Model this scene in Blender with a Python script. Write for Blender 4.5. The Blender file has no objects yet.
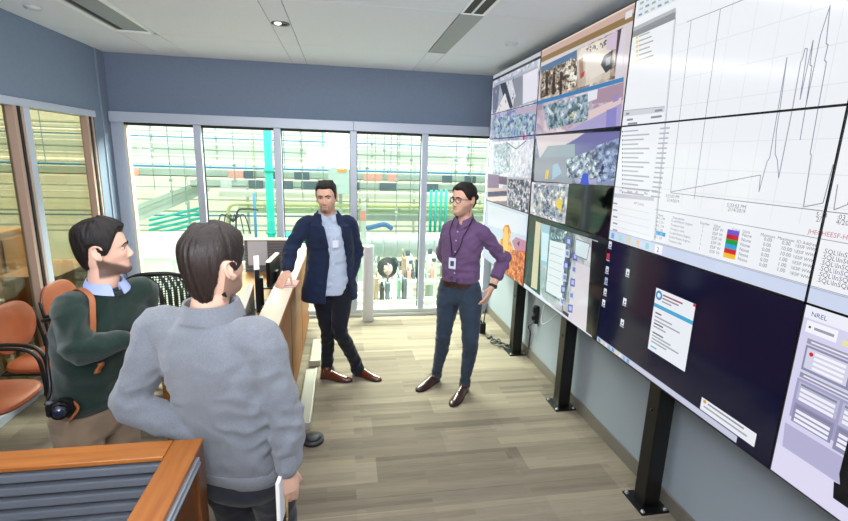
import bpy, bmesh, math, random
from mathutils import Vector, Matrix, noise
random.seed(7)
C = bpy.context.scene.collection
PI = math.pi
V = Vector
# ---------------------------------------------------------------- camera
YAW, PITCH, ROLL, FPX, EYE = 0.17411, 0.21940, 0.030607, 467.34, 2.0
fw = V((math.sin(YAW)*math.cos(PITCH), math.cos(YAW)*math.cos(PITCH), -math.sin(PITCH)))
r0 = V((math.cos(YAW), -math.sin(YAW), 0)); u0 = r0.cross(fw)
rt = r0*math.cos(ROLL)+u0*math.sin(ROLL); up = u0*math.cos(ROLL)-r0*math.sin(ROLL)
CAM = V((0, 0, EYE))
def ray(px, py): return rt*((px-424)/FPX)-up*((py-260.5)/FPX)+fw
def at(px, py, Y): d = ray(px, py); return CAM+d*(Y/d.y)
def atx(px, py, X): d = ray(px, py); return CAM+d*(X/d.x)
def atz(px, py, Z): d = ray(px, py); return CAM+d*((Z-EYE)/d.z)
cd = bpy.data.cameras.new('camera'); co = bpy.data.objects.new('camera', cd); C.objects.link(co)
cd.sensor_width = 36; cd.lens = FPX/848*36; cd.clip_start = .05; cd.clip_end = 200
m4 = Matrix((rt, up, -fw)).transposed().to_4x4(); m4.translation = CAM; co.matrix_world = m4
bpy.context.scene.camera = co
# ---------------------------------------------------------------- materials
def lin(c):
    if isinstance(c, str): c = [int(c[i:i+2], 16) for i in (0, 2, 4)]
    return tuple(((x/255)/12.92 if x/255 <= .04045 else ((x/255+.055)/1.055)**2.4) for x in c[:3])+(1,)
MATS = {}
def mat(name, col, rough=.6, metal=0, spec=.5, bump=0, bscale=200, var=0, vscale=8, stretch=(1, 1, 1), emit=None, es=1, coat=0, sheen=0):
    if name in MATS: return MATS[name]
    m = bpy.data.materials.new(name); m.use_nodes = True; n = m.node_tree.nodes; L = m.node_tree.links
    b = n['Principled BSDF']; c = lin(col)
    b.inputs['Base Color'].default_value = c; b.inputs['Roughness'].default_value = rough
    b.inputs['Metallic'].default_value = metal; b.inputs['Specular IOR Level'].default_value = spec
    b.inputs['Coat Weight'].default_value = coat; b.inputs['Coat Roughness'].default_value = .15
    b.inputs['Sheen Weight'].default_value = sheen
    tc = n.new('ShaderNodeTexCoord'); mp = n.new('ShaderNodeMapping'); mp.inputs['Scale'].default_value = stretch
    L.new(tc.outputs['Object'], mp.inputs['Vector'])
    if var:
        t = n.new('ShaderNodeTexNoise'); t.inputs['Scale'].default_value = vscale; t.inputs['Detail'].default_value = 4
        L.new(mp.outputs[0], t.inputs['Vector'])
        r = n.new('ShaderNodeValToRGB'); r.color_ramp.elements[0].position = .3; r.color_ramp.elements[1].position = .7
        r.color_ramp.elements[0].color = tuple(x*(1-var) for x in c[:3])+(1,); r.color_ramp.elements[1].color = tuple(min(1, x*(1+var)) for x in c[:3])+(1,)
        L.new(t.outputs[0], r.inputs[0]); L.new(r.outputs[0], b.inputs['Base Color'])
    if bump:
        t2 = n.new('ShaderNodeTexNoise'); t2.inputs['Scale'].default_value = bscale; t2.inputs['Detail'].default_value = 2
        L.new(mp.outputs[0], t2.inputs['Vector'])
        bp = n.new('ShaderNodeBump'); bp.inputs['Strength'].default_value = bump; bp.inputs['Distance'].default_value = .004
        L.new(t2.outputs[0], bp.inputs['Height']); L.new(bp.outputs[0], b.inputs['Normal'])
    if emit is not None:
        b.inputs['Emission Color'].default_value = lin(emit); b.inputs['Emission Strength'].default_value = es
    MATS[name] = m; return m
def woodmat(name, col, dark, axis=1, rough=.35, scale=3):
    if name in MATS: return MATS[name]
    m = mat(name, col, rough, spec=.5, coat=.25); n = m.node_tree.nodes; L = m.node_tree.links; b = n['Principled BSDF']
    tc = n.new('ShaderNodeTexCoord'); mp = n.new('ShaderNodeMapping'); s = [14, 14, 14]; s[axis] = .9; mp.inputs['Scale'].default_value = s
    L.new(tc.outputs['Object'], mp.inputs['Vector'])
    t = n.new('ShaderNodeTexNoise'); t.inputs['Scale'].default_value = scale; t.inputs['Detail'].default_value = 6; t.inputs['Distortion'].default_value = .4
    L.new(mp.outputs[0], t.inputs['Vector']); r = n.new('ShaderNodeValToRGB')
    r.color_ramp.elements[0].position = .25; r.color_ramp.elements[1].position = .75
    r.color_ramp.elements[0].color = lin(dark); r.color_ramp.elements[1].color = lin(col)
    L.new(t.outputs[0], r.inputs[0]); L.new(r.outputs[0], b.inputs['Base Color']); return m
def glassmat(name, col='eef6f2', refl=.06, rough=.0):
    if name in MATS: return MATS[name]
    m = bpy.data.materials.new(name); m.use_nodes = True; n = m.node_tree.nodes; L = m.node_tree.links; n.clear()
    o = n.new('ShaderNodeOutputMaterial'); tr = n.new('ShaderNodeBsdfTransparent'); tr.inputs[0].default_value = lin(col)
    g = n.new('ShaderNodeBsdfGlossy'); g.inputs['Roughness'].default_value = rough
    fr = n.new('ShaderNodeFresnel'); ge = n.new('ShaderNodeNewGeometry'); io = n.new('ShaderNodeMapRange'); io.inputs[3].default_value = 1.45; io.inputs[4].default_value = 1/1.45; L.new(ge.outputs['Backfacing'], io.inputs[0]); L.new(io.outputs[0], fr.inputs[0]); mx = n.new('ShaderNodeMixShader')
    L.new(fr.outputs[0], mx.inputs[0]); L.new(tr.outputs[0], mx.inputs[1]); L.new(g.outputs[0], mx.inputs[2]); L.new(mx.outputs[0], o.inputs[0])
    MATS[name] = m; return m
# ---------------------------------------------------------------- mesh helpers
def BM(): return bmesh.new()
def bx(bm, x0, x1, y0, y1, z0, z1, mi=0, bev=0):
    r = bmesh.ops.create_cube(bm, size=1)
    for v in r['verts']: v.co = V(((x0+x1)/2+v.co.x*(x1-x0), (y0+y1)/2+v.co.y*(y1-y0), (z0+z1)/2+v.co.z*(z1-z0)))
    fs = {f for v in r['verts'] for f in v.link_faces}
    if bev:
        es = {e for f in fs for e in f.edges}
        q = bmesh.ops.bevel(bm, geom=list(es), offset=bev, segments=2, affect='EDGES', profile=.6); fs = {f for f in fs if f.is_valid} | set(q['faces'])
    for f in fs: f.material_index = mi
    return bm
def cr(P, k):  # catmull-rom
    P = [list(p) for p in P]
    if len(P) < 3 or k < 2: return P
    out = []; n = len(P)
    for i in range(n-1):
        p0, p1, p2, p3 = P[max(i-1, 0)], P[i], P[i+1], P[min(i+2, n-1)]
        for j in range(k):
            t = j/k
            out.append([.5*(2*b+(c-a)*t+(2*a-5*b+4*c-d)*t*t+(3*b-a-3*c+d)*t**3) for a, b, c, d in zip(p0, p1, p2, p3)])
    out.append(P[-1]); return out
def loft(bm, rings, mi=0, closed=True, caps=True):
    vs = [[bm.verts.new(p) for p in r] for r in rings]; n = len(rings[0]); fs = []
    for a, b in zip(vs, vs[1:]):
        for i in range(n if closed else n-1):
            j = (i+1) % n
            f = bm.faces.new((a[i], a[j], b[j], b[i])); f.material_index = mi; f.smooth = True; fs.append(f)
    if caps and closed:
        for r, rev in ((vs[0], True), (vs[-1], False)):
            c = bm.verts.new(sum((v.co for v in r), V())/n)
            for i in range(n):
                j = (i+1) % n; f = bm.faces.new((c, r[j], r[i]) if rev else (c, r[i], r[j])); f.material_index = mi; f.smooth = True
    return vs
def limb(bm, pts, k=5, n=16, mi=0, smooth=True):
    """pts: (x,y,z,radius)"""
    P = cr([list(p[0])+[p[1]] for p in pts], k) if smooth else [list(p[0])+[p[1]] for p in pts]
    C_ = [V(p[:3]) for p in P]; R = [max(p[3], .0004) for p in P]; rings = []; nv = None
    for i, c in enumerate(C_):
        t = (C_[min(i+1, len(C_)-1)]-C_[max(i-1, 0)]).normalized()
        if nv is None: nv = t.orthogonal().normalized()
        nv = (nv-t*nv.dot(t)).normalized(); b = t.cross(nv)
        rings.append([c+(nv*math.cos(2*PI*q/n)+b*math.sin(2*PI*q/n))*R[i] for q in range(n)])
    # rounded ends
    t0 = (C_[0]-C_[1]).normalized(); t1 = (C_[-1]-C_[-2]).normalized()
    def shrink(r, c, t, R_): return [[c+(p-c)*s+t*R_*h for p in r] for s, h in ((.87, .45), (.5, .8))]
    a = shrink(rings[0], C_[0], t0, R[0])[::-1]; z = shrink(rings[-1], C_[-1], t1, R[-1])
    loft(bm, a+rings+z, mi); return bm
def tube(bm, pts, r, k=6, n=8, mi=0): return limb(bm, [(V(p), r) for p in pts], k, n, mi)
def cyl(bm, a, b, r, r2=None, n=20, mi=0):
    a, b = V(a), V(b); t = (b-a).normalized(); u = t.orthogonal().normalized(); w = t.cross(u); r2 = r if r2 is None else r2
    vs = loft(bm, [[c+(u*math.cos(2*PI*q/n)+w*math.sin(2*PI*q/n))*R for q in range(n)] for c, R in ((a, r), (b, r2))], mi)
    return bm
def ell(bm, c, rad, rot=None, mi=0, n=16):
    r = bmesh.ops.create_uvsphere(bm, u_segments=n*2, v_segments=n, radius=1)
    for v in r['verts']:
        p = V((v.co.x*rad[0], v.co.y*rad[1], v.co.z*rad[2])); v.co = V(c)+(rot @ p if rot else p)
    for f in {f for v in r['verts'] for f in v.link_faces}: f.material_index = mi; f.smooth = True
def quad(bm, pts, mi=0):
    f = bm.faces.new([bm.verts.new(p) for p in pts]); f.material_index = mi; return f
def prism(bm, pts, d, mi=0):
    """extrude polygon pts by vector d"""
    d = V(d); a = [bm.verts.new(p) for p in pts]; b = [bm.verts.new(V(p)+d) for p in pts]; n = len(a)
    for f in [bm.faces.new(a), bm.faces.new(b[::-1])]+[bm.faces.new((a[i], b[i], b[(i+1) % n], a[(i+1) % n])) for i in range(n)]: f.material_index = mi
    return bm
def solid(bm, t):
    bmesh.ops.recalc_face_normals(bm, faces=bm.faces[:]); bm.normal_update(); bmesh.ops.solidify(bm, geom=bm.faces[:], thickness=t)
def obj(name, bm, mats, parent=None, origin=None, smooth=False, recalc=True):
    if recalc:
        bmesh.ops.recalc_face_normals(bm, faces=bm.faces[:])
    if smooth:
        for f in bm.faces: f.smooth = True
    me = bpy.data.meshes.new(name); bm.to_mesh(me); bm.free()
    for m in (mats if isinstance(mats, (list, tuple)) else [mats]): me.materials.append(m)
    if smooth == 'auto': me.set_sharp_from_angle(angle=math.radians(40))
    o = bpy.data.objects.new(name, me); C.objects.link(o)
    if parent is not None:
        o.parent = parent; wm = wloc(parent); me.transform(Matrix.Translation(-wm))
    elif origin is not None:
        me.transform(Matrix.Translation(-V(origin))); o.location = V(origin)
    else:
        bb = [v.co for v in me.vertices]; c = V(((min(v.x for v in bb)+max(v.x for v in bb))/2, (min(v.y for v in bb)+max(v.y for v in bb))/2, min(v.z for v in bb)))
        me.transform(Matrix.Translation(-c)); o.location = c
    return o
def wloc(o):
    l = o.location.copy()
    while o.parent is not None: o = o.parent; l += o.location
    return l
def tag(o, label, cat, group=None, kind=None):
    o['label'] = label; o['category'] = cat
    if group: o['group'] = group
    if kind: o['kind'] = kind
    return o
def thing(name, label, cat, loc, group=None):
    o = bpy.data.objects.new(name, None); C.objects.link(o); o.location = loc; o.empty_display_size = .1
    return tag(o, label, cat, group)
def struct(name, bm, m, parent=None):
    o = obj(name, bm, m, parent)
    if parent is None: o['kind'] = 'structure'
    return o
def dup(o, loc, rz=0, label=None, group=None, parent=None):
    r = o.copy(); C.objects.link(r)
    if parent is None: r.location = loc; r.rotation_euler = (0, 0, rz)
    else: r.parent = parent
    if label: r['label'] = label
    if group: r['group'] = group
    for ch in list(o.children): dup(ch, None, parent=r)
    return r
def fuse(name, bm, mats, parent=None, voxel=.006, sm=4, origin=None, disp=None):
    """weld overlapping closed shapes into one continuous skin"""
    bmesh.ops.recalc_face_normals(bm, faces=bm.faces[:])
    me = bpy.data.meshes.new(name); bm.to_mesh(me); bm.free(); t = bpy.data.objects.new('tmp', me); C.objects.link(t)
    md = t.modifiers.new('r', 'REMESH'); md.mode = 'VOXEL'; md.voxel_size = voxel; md.use_smooth_shade = True
    if sm: s = t.modifiers.new('s', 'SMOOTH'); s.iterations = sm; s.factor = .5
    dg = bpy.context.evaluated_depsgraph_get(); m2 = bpy.data.meshes.new_from_object(t.evaluated_get(dg)); bpy.data.objects.remove(t)
    m2.name = name; m2.materials.clear()
    for m in (mats if isinstance(mats, (list, tuple)) else [mats]): m2.materials.append(m)
    if disp:
        nv = len(m2.vertices); cs = [0.0]*(nv*3); ns_ = [0.0]*(nv*3); m2.vertices.foreach_get('co', cs); m2.vertices.foreach_get('normal', ns_)
        for i in range(0, nv*3, 3):
            c, n_ = V(cs[i:i+3]), V(ns_[i:i+3]); d = disp(c, n_); c = c+(n_*d if not isinstance(d, Vector) else d); cs[i:i+3] = c[:]
        m2.vertices.foreach_set('co', cs); m2.update()
    o = bpy.data.objects.new(name, m2); C.objects.link(o)
    if parent is not None: o.parent = parent; m2.transform(Matrix.Translation(-wloc(parent)))
    elif origin is not None: m2.transform(Matrix.Translation(-V(origin))); o.location = V(origin)
    return o
def textmesh(bm, s, org, right, upv, h, mi=0, off=0.0):
    """real lettering as flat mesh; h = cap height"""
    cu = bpy.data.curves.new('t', 'FONT'); cu.body = s; cu.size = h*1.4; cu.resolution_u = 2
    t = bpy.data.objects.new('t', cu); C.objects.link(t); dg = bpy.context.evaluated_depsgraph_get()
    me = bpy.data.meshes.new_from_object(t.evaluated_get(dg)); bpy.data.objects.remove(t)
    right, upv = V(right).normalized(), V(upv).normalized(); nn = right.cross(upv)
    vs = [bm.verts.new(V(org)+right*v.co.x+upv*v.co.y+nn*off) for v in me.vertices]
    for p in me.polygons:
        try: f = bm.faces.new([vs[i] for i in p.vertices]); f.material_index = mi
        except ValueError: pass
    bpy.data.meshes.remove(me); return bm
# ================================================================ the room
XL, XR, YF, YB, ZC = -2.463, 1.885, 5.73, -2.6, 2.965
wallblue = mat('wall_blue', '76849a', .85, bump=.15, bscale=260, var=.04, vscale=40)
walllow = mat('wall_grey', '959fa8', .8, bump=.1, bscale=200)
framem = mat('anodised_frame', 'b9c1d2', .4, metal=.1, spec=.5)
framed = mat('frame_black', '15171c', .6)  # black of gaskets, joints and slots
tanm = mat('tan_frame', 'b59a8a', .5)
whitem = mat('white_paint', 'e4e6e6', .5)
blackm = mat('black_plastic', '101114', .4)
# carpet : planks of streaky beige grey
cm = mat('carpet', 'a59d86', .95, spec=.1); n = cm.node_tree.nodes; L = cm.node_tree.links; b = n['Principled BSDF']
tc = n.new('ShaderNodeTexCoord')
def brick(w, h, off, c1, c2, seed=0):
    mp = n.new('ShaderNodeMapping'); mp.inputs['Location'].default_value = (seed, seed*.37, 0); L.new(tc.outputs['Object'], mp.inputs[0])
    k = n.new('ShaderNodeTexBrick'); k.inputs['Scale'].default_value = 1; k.inputs['Brick Width'].default_value = w; k.inputs['Row Height'].default_value = h
    k.inputs['Mortar Size'].default_value = 0; k.offset = off; k.inputs['Color1'].default_value = c1; k.inputs['Color2'].default_value = c2; L.new(mp.outputs[0], k.inputs[0]); return k
k1 = brick(1.0, .25, .5, (0, 0, 0, 1), (1, 1, 1, 1)); k2 = brick(.62, .0417, .37, (0, 0, 0, 1), (1, 1, 1, 1), 3.3); k3 = brick(1.7, .0833, .61, (0, 0, 0, 1), (1, 1, 1, 1), 7.1)
mp = n.new('ShaderNodeMapping'); mp.inputs['Scale'].default_value = (3, 60, 1); L.new(tc.outputs['Object'], mp.inputs[0])
ns = n.new('ShaderNodeTexNoise'); ns.inputs['Scale'].default_value = 2; ns.inputs['Detail'].default_value = 5; L.new(mp.outputs[0], ns.inputs[0])
def mth(op, a, b_, v=None):
    m = n.new('ShaderNodeMath'); m.operation = op
    for i, x in enumerate((a, b_)):
        if isinstance(x, (int, float)): m.inputs[i].default_value = x
        else: L.new(x, m.inputs[i])
    return m.outputs[0]
s = mth('ADD', mth('MULTIPLY', k1.outputs[0], .34), mth('ADD', mth('MULTIPLY', k2.outputs[0], .16), mth('ADD', mth('MULTIPLY', k3.outputs[0], .24), mth('MULTIPLY', ns.outputs[0], .34))))
r = n.new('ShaderNodeValToRGB'); e = r.color_ramp.elements
e[0].position = .14; e[0].color = lin('5c554b'); e[1].position = .92; e[1].color = lin('9c8b68')
for p, c in ((.34, '70685c'), (.55, '82786a'), (.76, '908776')): q = e.new(p); q.color = lin(c)
L.new(s, r.inputs[0]); L.new(r.outputs[0], b.inputs['Base Color'])
n2 = n.new('ShaderNodeTexNoise'); n2.inputs['Scale'].default_value = 350; L.new(tc.outputs['Object'], n2.inputs[0])
bp = n.new('ShaderNodeBump'); bp.inputs['Strength'].default_value = .4; bp.inputs['Distance'].default_value = .003; L.new(n2.outputs[0], bp.inputs['Height']); L.new(bp.outputs[0], b.inputs['Normal'])
struct('floor', bx(BM(), XL-.12, XR+.1, YB-.1, YF+.08, -.12, 0), cm)
# ceiling : tiles over a dark backing
tile = mat('ceiling_tile', 'd8dce6', .9, bump=.1, bscale=300, var=.015, vscale=30); gap = mat('ceiling_gap', '6d7275', .9)
bm = bx(BM(), XL-.12, XR+.1, YB-.1, YF+.1, ZC+.006, ZC+.1, 1)
xs = [XL, -1.9, -1.58, -.545, -.39, .80, .975, XR]; ys = [YB, -1.88, -.56, .76, 2.08, 3.40, 4.72, YF]
for x0, x1 in zip(xs, xs[1:]):
    for y0, y1 in zip(ys, ys[1:]):
        a, c = (y0, y1)
        if (x0, x1) == (.80, .975) and a >= 2.0 and a < 4: continue
        if (x0, x1) == (-1.9, -1.58) and 0 < a < 4: continue
        g = .003
        bx(bm, x0+g, x1-g, a+g, c-g, ZC, ZC+.012, 0)
struct('ceiling', bm, [tile, gap])
struct('wall_right', bx(BM(), XR, XR+.12, YB, YF+.1, 0, ZC+.05), walllow)
struct('baseboard_right', bx(BM(), XR-.014, XR, YB, YF, 0, .1, bev=.003), mat('rubber_base', '6f6a60', .6))
struct('wall_back', bx(BM(), XL, XR, YB-.12, YB, 0, ZC+.05), walllow)
# far wall
bm = bx(BM(), XL-.12, XR+.12, YF, YF+.14, 2.3, ZC+.06); struct('wall_far', bm, wallblue)
bm = bx(BM(), XL+.012, 1.883, YF-.075, YF+.1, 2.262, 2.368, bev=.004)
for x in (.121,): bx(bm, x-.002, x+.002, YF-.0757, YF-.05, 2.264, 2.366, 1)
struct('trim_1', bm, [framem, framed])
bm = bx(BM(), XL, -2.35, YF-.01, YF+.12, 0, 2.3); bx(bm, -2.42, -2.405, YF-.02, YF, 0, 2.27); bx(bm, -2.365, -2.33, YF-.035, YF+.05, 0, 2.27)
struct('trim_2', bm, framem)
struct('trim_3', bx(BM(), 1.80, XR, YF-.01, YF+.12, 0, 2.3), framem)
# window to the hall
glass = glassmat('clear_glass'); W = struct('window_1', bx(BM(), -2.33, 1.80, YF+.03, YF+.04, .05, 2.262), glass)
mull = [-1.587, -.735, .121, .972]
for x in mull:
    bm = bx(BM(), x-.038, x+.038, YF-.05, YF+.06, .05, 2.262, bev=.006); bx(bm, x-.046, x+.046, YF+.005, YF+.03, .05, 2.262, 1)
    obj('mullion', bm, [framem, framed], W)
bm = bx(BM(), -2.33, -2.31, YF-.02, YF+.05, .05, 2.262); obj('side_frame', bm, mat('cream_frame', 'd9cdb8', .5), W)
bm = bx(BM(), -2.33, 1.80, YF-.055, YF+.07, 0, .085, bev=.006); bx(bm, -2.33, 1.80, YF-.085, YF-.055, 0, .035); obj('window_sill', bm, mat('sill', 'c2c6c4', .4, metal=.2), W)
bm = bx(BM(), -2.33, 1.80, YF-.02, YF+.05, 2.235, 2.262); obj('head_gasket', bm, framed, W)
# left wall
bm = bx(BM(), XL-.12, XL, YB, YF, 2.345, ZC+.05)
bx(bm, XL-.12, XL, 5.38, YF, 0, 2.345); bx(bm, XL-.12, XL, YB, .9, 0, 2.345)
struct('wall_left', bm, wallblue)
struct('trim_4', bx(BM(), XL-.01, XL+.012, YF-.20, YF-.18, 0, ZC), mat('corner_bead', '8592a3', .5))
bm = bx(BM(), XL-.13, XL+.02, .9, 5.38, 2.285, 2.345, bev=.004); struct('trim_5', bm, framem)
bm = bx(BM(), XL-.13, XL+.02, .9, 5.38, 0, .07, bev=.004); struct('trim_6', bm, framem)
tg = glassmat('tinted_glass', 'd3d2c0')
for i, (y0, y1) in enumerate(((4.32, 5.38), (2.6, 4.32), (.9, 2.6))):
    w = struct('window_%d' % (i+2), bx(BM(), XL-.06, XL-.05, y0, y1, .07, 2.285), tg)
    bm = bx(BM(), XL-.13, XL+.02, y0-.055, y0+.02, .07, 2.285, bev=.004); obj('mullion', bm, framem, w)
    bm = bx(BM(), XL-.07, XL+.006, y0-.082, y0-.056, .07, 2.285); bx(bm, XL-.07, XL+.012, y1-.107, y1-.081, .07, 2.285); obj('gasket', bm, framed, w)
    bm = bx(BM(), XL-.06, XL+.004, y1-.15, y1-.108, .07, 2.285, bev=.003); bx(bm, XL-.06, XL+.018, y1-.080, y1-.055, .07, 2.285, bev=.003)
    obj('inner_stile', bm, tanm, w)
# ceiling fittings
t = thing('ceiling_fixture', 'long recessed white ceiling fixture above the left windows', 'ceiling light', (-1.74, 3.7, ZC))
bm = BM()
for a in ((-1.90, -1.872, 0.77, 4.68), (-1.608, -1.58, .77, 4.68), (-1.90, -1.58, 4.64, 4.68), (-1.90, -1.58, .77, .81)): bx(bm, a[0], a[1], a[2], a[3], ZC-.012, ZC+.004, bev=.002)
obj('frame', bm, mat('fixture_white', 'eceeee', .4), t)
obj('diffuser', bx(BM(), -1.872, -1.608, .81, 4.64, ZC-.002, ZC+.004), mat('fixture_grey', '8f959a', .5), t)
obj('slot', bx(BM(), -1.845, -1.81, .85, 4.6, ZC-.006, ZC), framed, t)
t = thing('air_slot', 'black double slot air vent in the ceiling strip', 'vent', (.887, 2.7, ZC))
bm = BM()
for a in ((.80, .815), (.872, .886), (.955, .975)): bx(bm, a[0], a[1], 2.08, 3.42, ZC-.004, ZC+.006)
bx(bm, .815, .955, 3.405, 3.42, ZC-.004, ZC+.006)
obj('frame', bm, mat('fixture_white', 'eceeee', .4), t)
bm = bx(BM(), .815, .872, 2.08, 3.405, ZC+.001, ZC+.006); bx(bm, .886, .955, 2.08, 3.405, ZC+.001, ZC+.006); obj('slot', bm, framed, t)
tag(obj('vent_cover', bx(BM(), .803, .972, 3.425, 4.65, ZC-.006, ZC+.006, bev=.002), mat('cover_grey', '9aa0a2', .6)), 'plain grey cover plate in the ceiling strip before the black vent', 'vent cover')
t = thing('downlight', 'round chrome recessed downlight in the narrow ceiling strip', 'ceiling light', (-.467, 4.04, ZC))
bm = BM()
rr = [[V((-.467+R*math.cos(q*PI/16), 4.04+R*math.sin(q*PI/16), ZC+h)) for q in range(32)] for R, h in ((.066, .003), (.072, -.004), (.066, -.008), (.058, -.003), (.056, .0))]
loft(bm, rr, caps=False); obj('trim_ring', bm, mat('dark_chrome', '70757c', .25, metal=.9), t, recalc=False)
bm = BM(); cyl(bm, (-.467, 4.04, ZC-.001), (-.467, 4.04, ZC+.004), .057); obj('reflector', bm, mat('black_gloss', '1a1c20', .2), t)
bm = BM(); ell(bm, (-.485, 4.03, ZC-.004), (.026, .026, .012)); obj('bulb', bm, mat('bulb', 'ffffff', .3, emit='fff6e6', es=2.5), t)
for x, y, l in ((-2.19, 4.1, 'white smoke detector disc on the ceiling near the left wall'), (1.43, 4.13, 'white smoke detector disc on the ceiling near the screens')):
    bm = BM(); cyl(bm, (x, y, ZC), (x, y, ZC-.012), .055); cyl(bm, (x, y, ZC-.012), (x, y, ZC-.02), .045, .03); tag(obj('smoke_detector', bm, mat('detector', 'c9ccce', .5)), l, 'smoke detector')
# ================================================================ hall behind the glass
hw = mat('hall_white', 'f4f3ea', .6); hg = mat('hall_grey', 'c2cac4', .6); hg2 = mat('hall_greygreen', 'a7b5ab', .6); teal = mat('hall_teal', '21bfb0', .5)
hblue = mat('hall_blue', '4a8fbf', .5); hyel = mat('hall_yellow', 'b4bb84', .5); hdark = mat('hall_dark', '5b6a74', .6); hpink = mat('hall_pink', 'e8a79b', .6); hsilv = mat('hall_silver', 'c9d2cf', .35, metal=.3)
hblk = mat('hall_black', '2b3034', .5); hor = mat('hall_orange', 'f09a3c', .6)
bm = bx(BM(), -22, 18, 20, 20.2, -6, 9); struct('wall_hall_far', bm, mat('hall_wall', 'f1efe0', .8))
struct('wall_hall_left', bx(BM(), -22.2, -22, 5.9, 20, -6, 9), MATS['hall_wall']); struct('wall_hall_right', bx(BM(), 18, 18.2, 5.9, 20, -6, 9), MATS['hall_wall'])
struct('floor_hall', bx(BM(), -22, 18, 5.9, 20.2, -4.3, -4.2), mat('hall_floor', 'dcdfd6', .5)); struct('ceiling_hall', bx(BM(), -22, 18, 5.9, 20.2, 8.9, 9), hw)
struct('wall_hall_below', bx(BM(), -22, 18, YF+.08, YF+.14, -4.3, -.12), hw)
def rx(px0, px1, py, Y, slope=.028): # a run along x at depth Y
    pm = (px0+px1)/2; a = at(px0, py+(px0-380)*slope, Y); c = at(px1, py+(px1-380)*slope, Y); z = at(380, py, Y).z; return a.x, c.x, z
def hpipe(name, lab, cat, px0, px1, py, Y, rpx, m, grp=None):
    x0, x1, z = rx(px0, px1, py, Y); R = rpx*Y/467
    bm = BM(); cyl(bm, (x0, Y, z), (x1, Y, z), R, n=14)
    for q in range(int((x1-x0)/2.7)+1): cyl(bm, (x0+.4+2.7*q, Y, z), (x0+.4+2.7*q, Y, 8.9), .008, n=6)
    k = x0+.6
    while k < x1-.3 and Y < 15: cyl(bm, (k, Y, z), (k+.05, Y, z), R*1.25, n=14); k += 1.1
    return tag(obj(name, bm, m), lab, cat, grp)
def hbox(name, lab, cat, px0, px1, py0, py1, Y, d, m, grp=None, bev=.01):
    x0, x1, z1 = rx(px0, px1, py0, Y); z0 = at(380, py1, Y).z
    return tag(obj(name, bx(BM(), x0, x1, Y, Y+d, z0, z1, bev=bev), m), lab, cat, grp)
hbox('ventilation_duct', 'wide pale grey rectangular duct high across the hall', 'duct', -260, 640, 146, 163, 16, 1.2, hg)
hbox('roof_beam', 'white beam highest across the bright hall', 'beam', -260, 640, 132, 137, 17, .4, mat('hall_beam', 'dfe0d4', .6))
hpipe('pipe', 'thin white pipe above the wide grey duct', 'pipe', -260, 640, 141, 14, 1.3, hw)
hpipe('pipe', 'thick white pipe just below the wide grey duct', 'pipe', -260, 640, 168, 13.5, 2.0, hw)
hpipe('pipe', 'thin blue pipe running the width of the hall', 'pipe', -260, 640, 171.5, 12.5, 1.0, hblue)
def tray(py, Y, lab, marks, p0, p1):
    x0, x1, z = rx(p0, p1, py, Y); t = thing('hanging_cable_tray', lab, 'cable tray', ((x0+x1)/2, Y, z-.08))
    bm = bx(BM(), x0, x1, Y, Y+.4, z-.09, z-.07); bx(bm, x0, x1, Y, Y+.02, z-.09, z+.05); bx(bm, x0, x1, Y+.38, Y+.4, z-.09, z+.05); obj('channel', bm, hg2, t)
    for px, w, m in marks:
        c = at(px, py+(px-380)*.028, Y); obj('junction_plate', bx(BM(), c.x-w, c.x+w, Y-.04, Y, z-.11, z+.08, bev=.008), m, t)
tray(177, 12, 'upper cable tray with pink labels and dark boxes', [(236, .17, hpink), (250, .14, hdark), (277, .12, hdark), (302, .18, hdark), (368, .12, hpink), (377, .12, hpink), (392, .12, hpink), (447, .13, hdark), (470, .15, hdark), (134, .1, hpink)], -260, 640)
tray(186, 11.4, 'lower cable tray with dark grey boxes', [(256, .16, hdark), (286, .16, hdark), (310, .2, hdark), (352, .18, hdark), (388, .2, hdark), (430, .2, hdark), (468, .16, hdark), (226, .12, hg)], 190, 560)
hbox('girder', 'pale cream girder under the cable trays', 'beam', 218, 560, 193, 199, 12.9, .2, hw)
hpipe('pipe', 'yellow green pipe running behind the men', 'pipe', 238, 560, 206, 11.2, 2.0, hyel)
hpipe('pipe', 'pale green pipe under the yellow green one', 'pipe', 238, 560, 211, 11.9, 2.2, mat('hall_palegreen', 'bcd3ab', .5))
hbox('girder', 'grey green girder above the big silver duct', 'beam', 354, 560, 215, 221, 11.4, .3, hg2)
# diagonal conveyor like girder in the left pane
a, c = at(122, 219, 10.0), at(206, 185, 12.8); bm = BM(); d = V((c-a)); s = V((0, .15, .0))
for dz in (-.12, .12):
    quadp = [a+V((0, 0, dz-.06)), c+V((0, 0, dz-.06)), c+V((0, 0, dz+.04)), a+V((0, 0, dz+.04))]; prism(bm, quadp, (0, .3, 0))
prism(bm, [a+V((0, .1, -.1)), c+V((0, .1, -.1)), c+V((0, .1, .1)), a+V((0, .1, .1))], (0, .04, 0))
tag(obj('sloping_girder', bm, hg2), 'grey green girder sloping up across the leftmost pane', 'beam')
for i, (py, l) in enumerate(((212, 'topmost'), (217, 'second from top'), (222, 'third from top'), (227, 'lowest'))):
    a, b1, c = at(150, py+8, 11.7), at(176, py+2, 11.8), at(204, py-5, 12.0)
    tag(obj('pipe', tube(BM(), [a, b1, c], .032, k=4, n=10), teal), 'teal curved pipe in the left panes, '+l+' of four', 'pipe', 'stacked teal pipes')
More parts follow.
